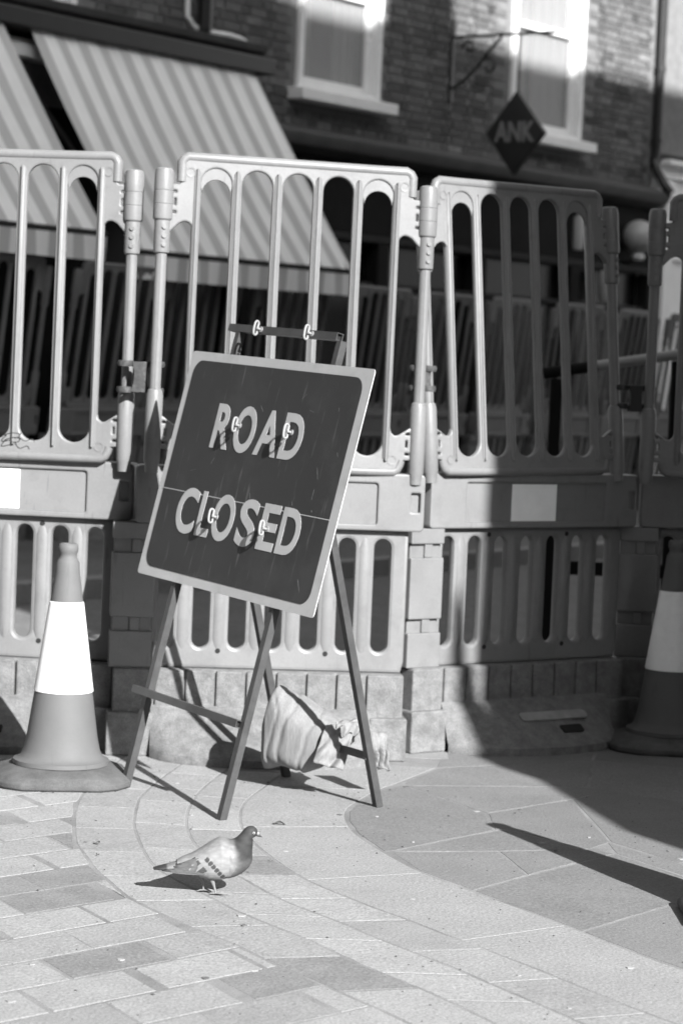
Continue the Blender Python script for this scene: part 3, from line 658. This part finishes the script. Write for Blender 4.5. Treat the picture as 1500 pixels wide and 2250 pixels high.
barrier('plastic barrier half in sun, half in shade, angled beside the sign barrier', (.690, 8.945, 0), .63, (.671, 8.857, 1.0, .663), .099, .011, BG)
barrier('fully shaded plastic barrier at the right edge behind the shaded cone', (1.64, 9.25, 0), -.04, (1.605, 9.16, 1.0, .0), .02, 0, BG)
src = barrier('far', (0, 0, 0), 0, (0, 0, 1.0, 0), 0, 0, None)
far = []
for i in range(10):
    s = -5.55+1.07*i
    o = src if i == 0 else copy_tree(src)
    p = WO+WD*s+WN*(.95+.05*math.sin(i*2.1)); o.location = (p.x, p.y, .06); o.scale = (.94, .94, .955)
    o.rotation_euler = Euler((R(7+1.5*math.sin(i*1.7)), 0, WROT+.06*math.sin(i*3.3)), 'XYZ')
    od = ('first', 'second', 'third', 'fourth', 'fifth', 'sixth', 'seventh', 'eighth', 'ninth', 'tenth')[i]
    tag(o, 'dark barrier leaning by the shopfronts, %s from the left in that row' % od, 'barrier', 'barriers stored along the shopfronts'); far.append(o)
    for ch in o.children:
        for g_ in list(ch.children):
            if g_.name.startswith('reflective_sticker'): bpy.data.objects.remove(g_)

# clamps joining neighbouring posts
def clamp(loc, yaw, w, h, label, m, straps=(.0,)):
    c = empty('barrier_clamp', loc, yaw); tag(c, label, 'clamp')
    pl = MB(); pl.prism([(-.032, -h/2), (.032, -h/2), (.024, -h*.2), (.022, h*.15), (.030, h/2), (-.030, h/2), (-.022, h*.15), (-.024, -h*.2)], -.006, .006, lambda x, z, y: (x, y-.012, z)); pl.build('plate', m, c, bevel=.002)
    for x in (-w/2, w/2):
        for z in straps:
            st = MB(); st.tube([(x+.0235*math.cos(R(a)), .0235*math.sin(R(a)), z) for a in range(0, 360, 20)], .006, 6, closed=True, flat=2); st.build('strap', m, c)
    return c
clamp((-.705, 8.285, 1.30), .02, .105, .105, 'rusty steel clamp joining the two leftmost sunlit posts', M['clamp'], (-.045, .045))
clamp((.262, 8.455, 1.335), .4, .046, .08, 'thin steel clamp joining the crossed posts right of the sign', M['clamp'], (-.035, .035))
clamp((1.09, 9.18, 1.29), .3, .11, .10, 'black clamp joining two shaded posts near the right cone', M['clamp_black'], (.04, -.03))

wt_ = empty('wire_tie', (-1.146, 8.362, 1.075), -.11); tag(wt_, 'twisted wire tie round a bar of the leftmost sunlit barrier', 'wire')
for z in (-.008, .008): MB().tube([(.027*math.cos(R(a)), .032*math.sin(R(a)), z+.006*math.sin(R(a*1.5+z*900))) for a in range(0, 360, 20)], .0016, 5, closed=True).build('loop', M['clamp_black'], wt_)
MB().tube(spline([(.027, -.02, 0), (.05, -.03, -.012), (.075, -.028, -.004), (.085, -.03, -.014)], 5), .0014, 5).build('tail', M['clamp_black'], wt_)
pt_ = empty('pipe_trestle', (1.14, 10.9, 0), 0); tag(pt_, 'pale pipe on dark trestle seen through gap beside shaded posts', 'trestle')
MB().tube([(-.02, 0, 1.415), (.42, 0, 1.497)], .024, 14).build('pipe', mat('pale_pipe', .35, .5), pt_); MB().tube([(-.26, 0, 1.372), (-.02, 0, 1.415)], .026, 14).build('pipe_sleeve', M['dark_paint'], pt_)
for x, z in ((-.2, 1.35), (.34, 1.45)): MB().box((x, 0, z/2), (.05, .05, z)).build('leg', M['dark_paint'], pt_)
MB().box((.07, 0, .5), (.6, .04, .06)).build('cross_bar', M['dark_paint'], pt_)

# ------------------------------------------------------------------ road closed sign on its A-frame
UX = Vector((.56, -.828, -.034)); UX.normalize(); UP = Vector((.203, .097, .974)); UP = (UP-UX*UP.dot(UX)).normalized(); NF = UX.cross(UP)
SC = Vector((-.288, 7.48, 1.013)); SM = Matrix(((UX.x, -NF.x, UP.x, SC.x), (UX.y, -NF.y, UP.y, SC.y), (UX.z, -NF.z, UP.z, SC.z), (0, 0, 0, 1)))
# local x along the board, y to the back, z up the board
sg = empty('road_sign'); sg.matrix_world = SM; tag(sg, 'dark ROAD CLOSED sign board on a steel A-frame stand', 'sign')
MB().prism(rrect(-.525, -.375, .525, .375, .012, 3), 0, .003, lambda x, z, y: (x, y, z)).build('board', M['sign_white'], sg, smooth=None)
bo = [o for o in sg.children if o.name.startswith('board')][0]
MB().prism(rrect(-.493, -.344, .484, .346, .045, 6), -.0012, -.0002, lambda x, z, y: (x, y, z)).build('dark_face', M['sign_red'], bo, smooth=None)
def word(txt, x0, x1, z0, z1):
    cu = bpy.data.curves.new('lettering', 'FONT'); cu.body = txt; cu.size = 1; cu.offset = .026; cu.space_character = 1.06; cu.extrude = .0004; cu.resolution_u = 6
    o = bpy.data.objects.new('lettering', cu); COL.objects.link(o); dg = bpy.context.evaluated_depsgraph_get()
    me = bpy.data.meshes.new_from_object(o.evaluated_get(dg)); bpy.data.objects.remove(o)
    xs = [v.co.x for v in me.vertices]; ys = [v.co.y for v in me.vertices]
    a, b_, c, d = min(xs), max(xs), min(ys), max(ys)
    for v in me.vertices: v.co = (x0+(v.co.x-a)/(b_-a)*(x1-x0), -.0022-v.co.z*1.0, z0+(v.co.y-c)/(d-c)*(z1-z0))
    me.materials.clear(); me.materials.append(M['letter']); me.name = 'lettering'
    return put('lettering', me, bo)
for ch, a_, b_ in (('R', -.277, -.172), ('O', -.152, -.031), ('A', -.016, .112), ('D', .126, .240)): word(ch, a_, b_, .069 if ch != 'O' else .066, .214 if ch != 'O' else .217)
for ch, a_, b_ in (('C', -.374, -.254), ('L', -.237, -.158), ('O', -.150, -.024), ('S', .002, .108), ('E', .131, .226), ('D', .240, .352)): word(ch, a_, b_, -.215 if ch not in 'COS' else -.218, -.071 if ch not in 'COS' else -.068)
MB().box((-.005, -.0016, -.085), (.98, .0006, .0025)).build('seam', M['sign_white'], bo, smooth=None)
random.seed(3)
sc_ = MB()
for _ in range(13):
    x, z, l, an = random.uniform(-.45, .45), random.uniform(-.32, .32), random.uniform(.008, .05), random.choice((1.45, 1.5, 1.3, .2, 2.4, .6))+random.gauss(0, .2)
    sc_.box((x, -.0015, z), (l, .0004, random.uniform(.0006, .0014)), Matrix.Rotation(an, 3, 'Y'))
k_ = sc_.build('scratches', mat('scratch_grey', .11, .6), bo, smooth=None); k_['kind'] = 'stuff'
def sq_tube(mb, a, b, w=.0235):
    a, b = Vector(a), Vector(b); t = (b-a).normalized(); ref = Vector((0, 1, 0)) if abs(t.y) < .9 else Vector((1, 0, 0))
    x = t.cross(ref).normalized(); y = x.cross(t); Q = [(-1, -1), (1, -1), (1, 1), (-1, 1)]
    def ring(p, h): return [p+x*i*h+y*j*h for i, j in Q]
    h = w/2
    mb.loft([ring(a+t*.03, h*.8), ring(a, h*.8), ring(a, h), ring(b, h), ring(b, h*.8), ring(b-t*.03, h*.8)], cap=False)
    return mb
for x, n in ((-.295, 1), (.29, 1)):
    foot = -1.045 if x < 0 else -1.050
    sq_tube(MB(), (x, .018, .452), (x, .018, foot-.006)).build('leg', M['steel'], sg, smooth=20)
sq_tube(MB(), (-.356, .018, .465), (.272, .018, .465)).build('top_bar', M['steel'], sg, smooth=20)
sq_tube(MB(), (-.356, .0, -.737), (.285, .0, -.737)).build('cross_bar', M['steel'], sg, smooth=20)
MB().box((.250, .018, .465), (.02, .019, .019)).build('tube_mouth', M['hollow'], sg, smooth=None); MB().box((.262, 0, -.737), (.02, .019, .019)).build('tube_mouth', M['hollow'], sg, smooth=None)
SI = SM.inverted()
rr_w = Vector((.152, 7.469, .0)); rl_w = Vector((-.146, 7.955, 0)); top_r, top_l = Vector((.262, .045, .11)), Vector((-.267, .045, .11))
rr, rl = SI @ rr_w, SI @ rl_w
sq_tube(MB(), top_r, rr).build('rear_leg', M['steel'], sg, smooth=20); sq_tube(MB(), top_l, rl).build('rear_leg', M['steel'], sg, smooth=20)
ra, rb = rr.lerp(top_r, .145), rl.lerp(top_l, .145); sq_tube(MB(), rb+Vector((0, -.0, 0)), ra).build('rear_bar', M['steel'], sg, smooth=20)
for x in (-.281, .276): MB().box((x, .030, .11), (.006, .05, .05)).build('hinge', M['steel'], sg)
cl = MB(); loop = [(0, -.016, .002), (0, -.015, .020), (0, -.021, .026), (0, -.028, .021), (0, -.030, 0), (0, -.028, -.021), (0, -.021, -.026), (0, -.015, -.020), (0, -.016, -.010)]
cl.tube(spline(loop, 4), .0042, 8); cl.tube([(0, 0, 0), (0, -.020, 0)], .005, 8); cl.lathe([(.011, -.004), (.011, .0)], 12, (0, 0, 0), 'y'); clm = cl.mesh('clip', M['clip'], 50)
for x, z, y in ((-.158, .465, .006), (.136, .465, .006), (-.127, .151, -.002), (.175, .154, -.002), (-.124, -.145, -.002), (.174, -.149, -.002)):
    ck = put('clip', clm, sg, (x, y, z), (0, R(random.uniform(-12, 2)), R(random.uniform(-8, 8)))); ck.scale = (.85, .95, .85)

# ------------------------------------------------------------------ traffic cones
def cone(loc, rz, label, h=.75, tilt=0):
    c = empty('traffic_cone', loc, rz); tag(c, label, 'cone', 'traffic cones by the barriers')
    k = h/.75
    b = MB(); P = []
    def rr_(hw, ch): return [(hw, -hw+ch), (hw, hw-ch), (hw-ch*.4, hw-ch*.4), (hw-ch, hw), (-hw+ch, hw), (-hw+ch*.4, hw-ch*.4), (-hw, hw-ch), (-hw, -hw+ch), (-hw+ch*.4, -hw+ch*.4), (-hw+ch, -hw), (hw-ch, -hw), (hw-ch*.4, -hw+ch*.4)]
    rings = []
    for hw, ch, z in ((.205, .09, .0), (.212, .09, .006), (.212, .09, .022), (.205, .09, .028), (.198, .088, .036), (.19, .085, .04), (.15, .07, .055), (.12, .05, .057)):
        rings.append([(x*k, y*k, z*k) for x, y in rr_(hw, ch)])
    b.loft(rings); b.build('base', M['cone_base'], c, smooth=50, bevel=.003)
    r = lambda z: (.119-(z-.085)*(.119-.034)/(.69-.085)+.006*max(0, (.15-z)/.065)**2)*k
    MB().lathe([(.143*k, .052*k), (.151*k, .058*k), (.150*k, .071*k), (.138*k, .075*k), (.128*k, .084*k)]+[(r(z/100), z/100*k) for z in range(10, 70, 4)]+[(.036*k, .69*k), (.031*k, .700*k), (.027*k, .706*k), (.027*k, .718*k), (.0305*k, .724*k), (.0315*k, .735*k), (.0295*k, .746*k), (.025*k, .750*k), (.018*k, .749*k), (.017*k, .70*k)], 40).build('body', M['cone'], c, smooth=40)
    sl_ = MB(); rs = [(r(.285)+.0005, .285*k), (r(.285)+.0028*k, .287*k)]+[(r(z/100)+.0028*k, z/100*k) for z in range(30, 56, 4)]+[(r(.568)+.0028*k, .566*k), (r(.57)+.0005, .568*k)]
    sl_.lathe(rs, 40, cap=False); sl_.build('reflective_sleeve', M['cone_sleeve'], c, smooth=40)
    return c
cone((-.865, 7.70, .0), .15, 'sunlit cone left of the road closed sign', .765)
cone((1.245, 8.93, .0), -.05, 'shaded cone at the right in front of the dark barrier', .775)
cone((1.125, 6.09, .0), .0, 'cone just out of frame casting the long pointed shadow on the flagstones', .75)

# ------------------------------------------------------------------ sandbag on the rear bar
sb = empty('sandbag', (-.065, 7.70, 0), 0); tag(sb, 'pale woven sandbag slumped behind the sign legs', 'sandbag')
ax = Vector((.93, -.36, 0)).normalized(); pe = Vector((-ax.y, ax.x, 0))
st = [(-.165, .150, .035, .06, .03), (-.158, .155, .06, .09, .05), (-.14, .172, .088, .11, .08), (-.10, .185, .118, .118, .10), (-.05, .178, .118, .112, .112), (0, .172, .104, .104, .112), (.05, .172, .088, .096, .10), (.09, .178, .066, .078, .082), (.118, .186, .046, .052, .06), (.135, .192, .030, .034, .04)]
def sec(t):
    xs = [q[0] for q in st]; return [lerp(xs, [q[i] for q in st], t) for i in range(1, 5)]
rings = []; n = 72; m_ = 84; random.seed(9)
for j in range(m_+1):
    t = -.165+.30*j/m_; zc, ht, hb, hw = sec(t); ring = []; nk = max(0, (t-.02)/.115)
    for i in range(n):
        a = 2*math.pi*i/n; ca_, sa_ = math.cos(a), math.sin(a); e = .74
        y = math.copysign(abs(ca_)**e, ca_)*hw*.86; z = math.copysign(abs(sa_)**e, sa_)*(ht if sa_ > 0 else hb*(1-.10*abs(math.sin(t*20))))
        pleat = -.008*nk*abs(math.sin(a*5.5+1.2*math.sin(t*22)))-.005*nk*abs(math.sin(a*9+t*15))
        crease = -.005*math.exp(-((t+.065+.022*math.sin(2*a+.6))/.009)**2)-.005*math.exp(-((t-.012+.026*math.cos(a*1.5))/.008)**2)-.004*math.exp(-((t+.112-.018*math.sin(3*a))/.007)**2)
        lump = .004*math.sin(19*t+1.7*a+.8)+.006*math.sin(2*a+9*t)+.003*math.sin(5*a-13*t)
        pk = .046*math.exp(-((t+.128)/.022)**2)*max(0, sa_)**4
        k = (pleat+crease+lump); y2, z2 = y*(1+k/max(hw, .05)), z*(1+k/max(ht, .06))+pk
        ring.append(tuple(ax*t+pe*y2+Vector((0, 0, zc+z2))))
    rings.append(ring)
MB().loft(rings).build('sack', M['sack'], sb, smooth=70)
def cloth(name, quad, nu=14, nv=12, amp=.008, f=1.0):
    a, b_, c, d = [Vector(q) for q in quad]; nn = (b_-a).cross(d-a).normalized(); rg = []
    for j in range(nv+1):
        v = j/nv; row = []
        for i in range(nu+1):
            u = i/nu; p = (a*(1-u)+b_*u)*(1-v)+(d*(1-u)+c*u)*v
            row.append(tuple(p+nn*amp*(math.sin(u*9*f+v*3)+.6*math.sin(u*17+v*11)+.7*math.sin(v*14+u*4))*(.3+v)))
        rg.append(row)
    mb = MB(); mb.loft(rg, cap=False, closed=False); o = mb.build(name, M['sack'], sb, smooth=70, fix=False)
    sm = o.modifiers.new('solid', 'SOLIDIFY'); sm.thickness = .003
    return o
A_ = lambda t, y, z: tuple(ax*t+pe*y+Vector((0, 0, z)))
cloth('neck_flap', [A_(.080, -.085, .232), A_(.168, -.040, .245), A_(.150, -.105, .095), A_(.060, -.135, .118)], 22, 20, amp=.0075)
cloth('neck_flap', [A_(.105, -.06, .242), A_(.170, .03, .246), A_(.186, -.02, .198), A_(.125, -.105, .212)], 22, 16, amp=.009, f=1.8)
cloth('neck_flap', [A_(.17, .05, .205), A_(.222, .09, .195), A_(.255, .04, .080), A_(.218, .01, .10)], 18, 18, amp=.010, f=1.6)

# ------------------------------------------------------------------ pigeon
pg = empty('pigeon', (-.285, 6.135, .0025), R(9)); tag(pg, 'grey pigeon with barred pale wings walking on the paving', 'pigeon')
path = [(-.10, .074, .012, .018), (-.085, .075, .020, .024), (-.06, .078, .027, .034), (-.035, .082, .036, .042), (-.005, .088, .0475, .049), (.022, .0930, .0545, .0535), (.047, .1000, .0505, .0500), (.063, .1115, .0425, .0405), (.0685, .126, .030, .029), (.0745, .138, .0225, .0215), (.0795, .148, .0185, .0175), (.0860, .1565, .0185, .0170), (.0930, .1590, .0165, .0150), (.1000, .1570, .0115, .0105), (.1035, .1550, .006, .006)]
dirs = [0, 0, 2, 6, 10, 16, 28, 45, 58, 64, 55, 28, -2, -18, -20]
sp = spline([(a, b, c) for a, b, c, d in path], 6); sw = spline([(d, e, 0) for (a, b, c, d), e in zip(path, dirs)], 6)
rings = []; cols = []; n = 28
random.seed(4)
for q, w in zip(sp, sw):
    th = R(w.y); ring = []
    for i in range(n):
        a = 2*math.pi*i/n; cy, cz = math.cos(a)*w.x, math.sin(a)*q.z
        x = q.x - math.sin(th)*cz; z = q.y + math.cos(th)*cz; ring.append((x, cy, z))
        if z > .146 and x > .06: t = .085
        elif x > .052 and z > .095 or (x > .045 and z > .12): t = .035+.05*math.sin(i*3.1+q.x*400)**2
        elif z < .06 and x < .05: t = .42
        elif x > .05: t = .20
        else: t = .55
        if x > .03 and z > .13 and t == .55: t = .3
        cols.append(t)
    rings.append(ring)
# soften tone steps along the body
m_ = len(rings)
for _ in range(5):
    c2 = cols[:]
    for j in range(1, m_-1):
        for i in range(n): c2[j*n+i] = .25*cols[(j-1)*n+i]+.5*cols[j*n+i]+.25*cols[(j+1)*n+i]
    cols = c2
MB().loft(rings, cols=cols).build('body', M['feather'], pg, smooth=80)
# wings
wx = [-.135, -.11, -.08, -.05, -.02, .01, .035, .052, .064]; wt = [.066, .077, .090, .105, .124, .138, .136, .126, .105]; wb = [.060, .056, .052, .047, .040, .0385, .046, .060, .088]
ww = [.010, .016, .026, .037, .047, .0515, .050, .045, .036]
def seg_d(px, pz, a, b):
    ab = (b[0]-a[0], b[1]-a[1]); t = max(0, min(1, ((px-a[0])*ab[0]+(pz-a[1])*ab[1])/(ab[0]**2+ab[1]**2))); return math.hypot(px-a[0]-ab[0]*t, pz-a[1]-ab[1]*t), t
for sd in (-1, 1):
    nx, nz = 110, 44; rings = []; cols = []
    for j in range(nx+1):
        x = -.135+.199*j/nx; zt, zb, hw = lerp(wx, wt, x), lerp(wx, wb, x), lerp(wx, ww, x); ring = []
        for i in range(nz+1):
            v = i/nz; z = zb+(zt-zb)*v; k = (v-.5)*2
            y = hw*max(.0, 1-abs(k*.93)**2.6)**.5+.003
            if i == 0 or i == nz: y -= .005
            xx = x; ring.append((xx, sd*y, z))
            t = .62
            d1, t1 = seg_d(xx, z, (-.030, .100), (.023, .044)); d2, t2 = seg_d(xx, z, (-.060, .093), (-.030, .060))
            teeth = .0065*(.55+.45*abs(math.sin(t1*math.pi*6.5)))
            if d1 < teeth and abs(math.sin(t1*math.pi*6.5)) > .22: t = .12
            if d2 < .009 and (.15 < t2 < .40 or .62 < t2 < .95): t = .15
            if xx < -.045-.25*(z-.06):
                f = (xx*1.0-z*.55)*260
                t = .30+.05*math.sin(f*.9); t = .62 if abs((f % 5)-2.5) < .5 and z < .082 else t
                if z > lerp(wx, wt, xx)-.006: t = .06
            if xx < -.118: t = .10
            if xx > .03: t = .55+.08*math.sin(xx*300+z*200)
            cols.append(t)
        rings.append(ring)
    mb = MB(); mb.loft(rings, cap=False, closed=False, cols=cols); mb.build('wing', M['feather'], pg, smooth=80, fix=False)
for sd in (-1, 1):
    for k in range(5):
        rx, rz, tx, tz = -.030-.004*k, .060+.0085*k, -.138+.012*k, .0615+.0045*k; rg = []; cols = []
        for j in range(13):
            t = j/12; x = rx+(tx-rx)*t; z = rz+(tz-rz)*t; hw_ = .0062*math.sin(math.pi*min(1, .12+t*.86))**.5
            y = lerp(wx, ww, x)*(.93-.10*abs(k-2)/2)+.0045+.0006*(4-k)
            rg.append([(x, sd*(y-.0012*abs(v)), z+v*hw_) for v in (-1, -.75, 0, .75, 1)]); cols += [.62, .27-.16*(t > .78), .25-.15*(t > .78), .24-.14*(t > .78), .18]
        mb = MB(); mb.loft(rg, cap=False, closed=False, cols=cols); mb.build('flight_feather', M['feather'], pg, smooth=80, fix=False)
# tail
rg = []; cols = []
for j in range(13):
    t = j/12; x = -.085-.073*t; z = .073-.010*t; hw = (.020+.004*t)*(1-max(0, t-.8)*1.6); hh = (.012*(1-t)+.0022)*(1-max(0, t-.85)*3)
    rg.append([(x, math.cos(2*math.pi*i/16)*hw, z+math.sin(2*math.pi*i/16)*hh) for i in range(16)]); cols += [.40 if t < .55 else .07]*16
MB().loft(rg, cols=cols).build('tail', M['feather'], pg, smooth=70)
# head details
MB().lathe([(.0045, 0), (.0040, .005), (.0030, .011), (.0012, .0165), (.0004, .018)], 12, (0, 0, 0), 'x').build('beak', M['beak'], pg, smooth=60)
bk = [o for o in pg.children if o.name.startswith('beak')][0]; bk.location = (.1015, 0, .1545); bk.rotation_euler = (0, R(24), 0)
MB().lathe([(.0035*math.sin(R(a)), -.0035*math.cos(R(a))) for a in range(5, 181, 25)], 10).build('cere', M['cere'], bk, smooth=80); [o for o in bk.children][0].location = (.004, 0, .0035)
for sd in (-1, 1):
    e = MB().lathe([(.0034, -.0012), (.0034, .0004), (.0026, .0012)], 14, (0, 0, 0), 'y').build('eye', M['eye_ring'], pg, smooth=40); e.location = (.0945, sd*.0158, .1605); e.rotation_euler.z = 0 if sd > 0 else R(180)
    p_ = MB().lathe([(.0017, 0), (.0015, .0017), (.0003, .0021)], 10, (0, 0, 0), 'y').build('pupil', M['pupil'], e, smooth=60)
# legs
for lx, ly, fx in ((.002, -.016, .0), (-.022, .020, -.004)):
    lg = MB(); lg.tube([(lx-.012, ly, .052), (lx-.010, ly, .036), (lx-.004, ly, .020), (lx+fx, ly, .004)], [.009, .0065, .0030, .0028], 8)
    for an, ln in ((-28, .030), (0, .034), (28, .028), (180, .016)):
        dx, dy = math.cos(R(an)), math.sin(R(an)); lg.tube([(lx+fx, ly, .004), (lx+fx+dx*ln*.5, ly+dy*ln*.5, .0042), (lx+fx+dx*ln, ly+dy*ln, .0015)], [.0026, .0022, .001], 6)
    lg.build('leg', M['bird_leg'], pg, smooth=60)

# ------------------------------------------------------------------ small litter on the paving
def leaf(x, y, s, rz, label):
    rg = []
    for j in range(7):
        t = j/6; w = .5*math.sin(math.pi*min(1, t*.95+.03))**.8; rg.append([((t-.5)*s, (v-.5)*2*w*s*.55, .004+.25*s*((v-.5)*2)**2*(.6+.4*math.sin(t*5))+.1*s*math.sin(t*4)) for v in (0, .25, .5, .75, 1)])
    mb = MB(); mb.loft(rg, cap=False, closed=False); o = mb.build('dry_leaf', M['leaf'], None, smooth=60, fix=False); o.location = (x, y, 0); o.rotation_euler.z = rz
    tag(o, label, 'leaf')
leaf(-.143, 7.104, .034, .3, 'curled dry leaf on the paving right of the pigeon head')
leaf(-.643, 6.71, .022, 1.1, 'small dry leaf on the paving left of the pigeon')
leaf(-.626, 6.545, .016, 2.0, 'tiny dark leaf scrap below the leaf left of the pigeon')
random.seed(31); gum_m = mat('trodden_gum', .24, .9, .2, 30); gum_d = mat('old_gum', .10, .9, .2, 30)
gm_ = MB(); gd_ = MB()
for i in range(34):
    x, y, r_ = random.uniform(-.9, 1.2), random.uniform(4.7, 8.0), random.uniform(.004, .011)
    q_ = [(x+r_*(1+.3*math.sin(3*a_+i))*math.cos(a_), y+r_*(1+.25*math.sin(2*a_+i*2))*math.sin(a_)) for a_ in [2*math.pi*k/9 for k in range(9)]]
    (gm_ if i % 3 else gd_).prism(q_, -.001, .0022)
for mb, m__, lb in ((gm_, gum_m, 'pale trodden gum spots dotted over the paving'), (gd_, gum_d, 'dark old gum spots dotted over the paving')):
    o = mb.build('gum_spots', m__, None, smooth=None); tag(o, lb, 'gum', kind='stuff')
random.seed(12); gt = MB()
for _ in range(520):
    x, y = random.uniform(-1.1, 1.3), random.uniform(4.6, 8.2); r_ = random.choice((.0010, .0014, .0018, .0018, .0028))*random.uniform(.7, 1.2)
    gt.lathe([(r_*.7, 0), (r_, r_*.4), (r_*.4, r_*.9)], 5, (x, y, .001), sx=random.uniform(.8, 1.8))
    gt.c[-15:] = [random.choice((.3, .4, .5, .6, .8))]*15
gm = mat('grit_specks', .17, .9, .2, 40, tone=True)
o = gt.build('grit', gm, None, smooth=None); tag(o, 'scattered grit and specks over the paving', 'grit', kind='stuff')
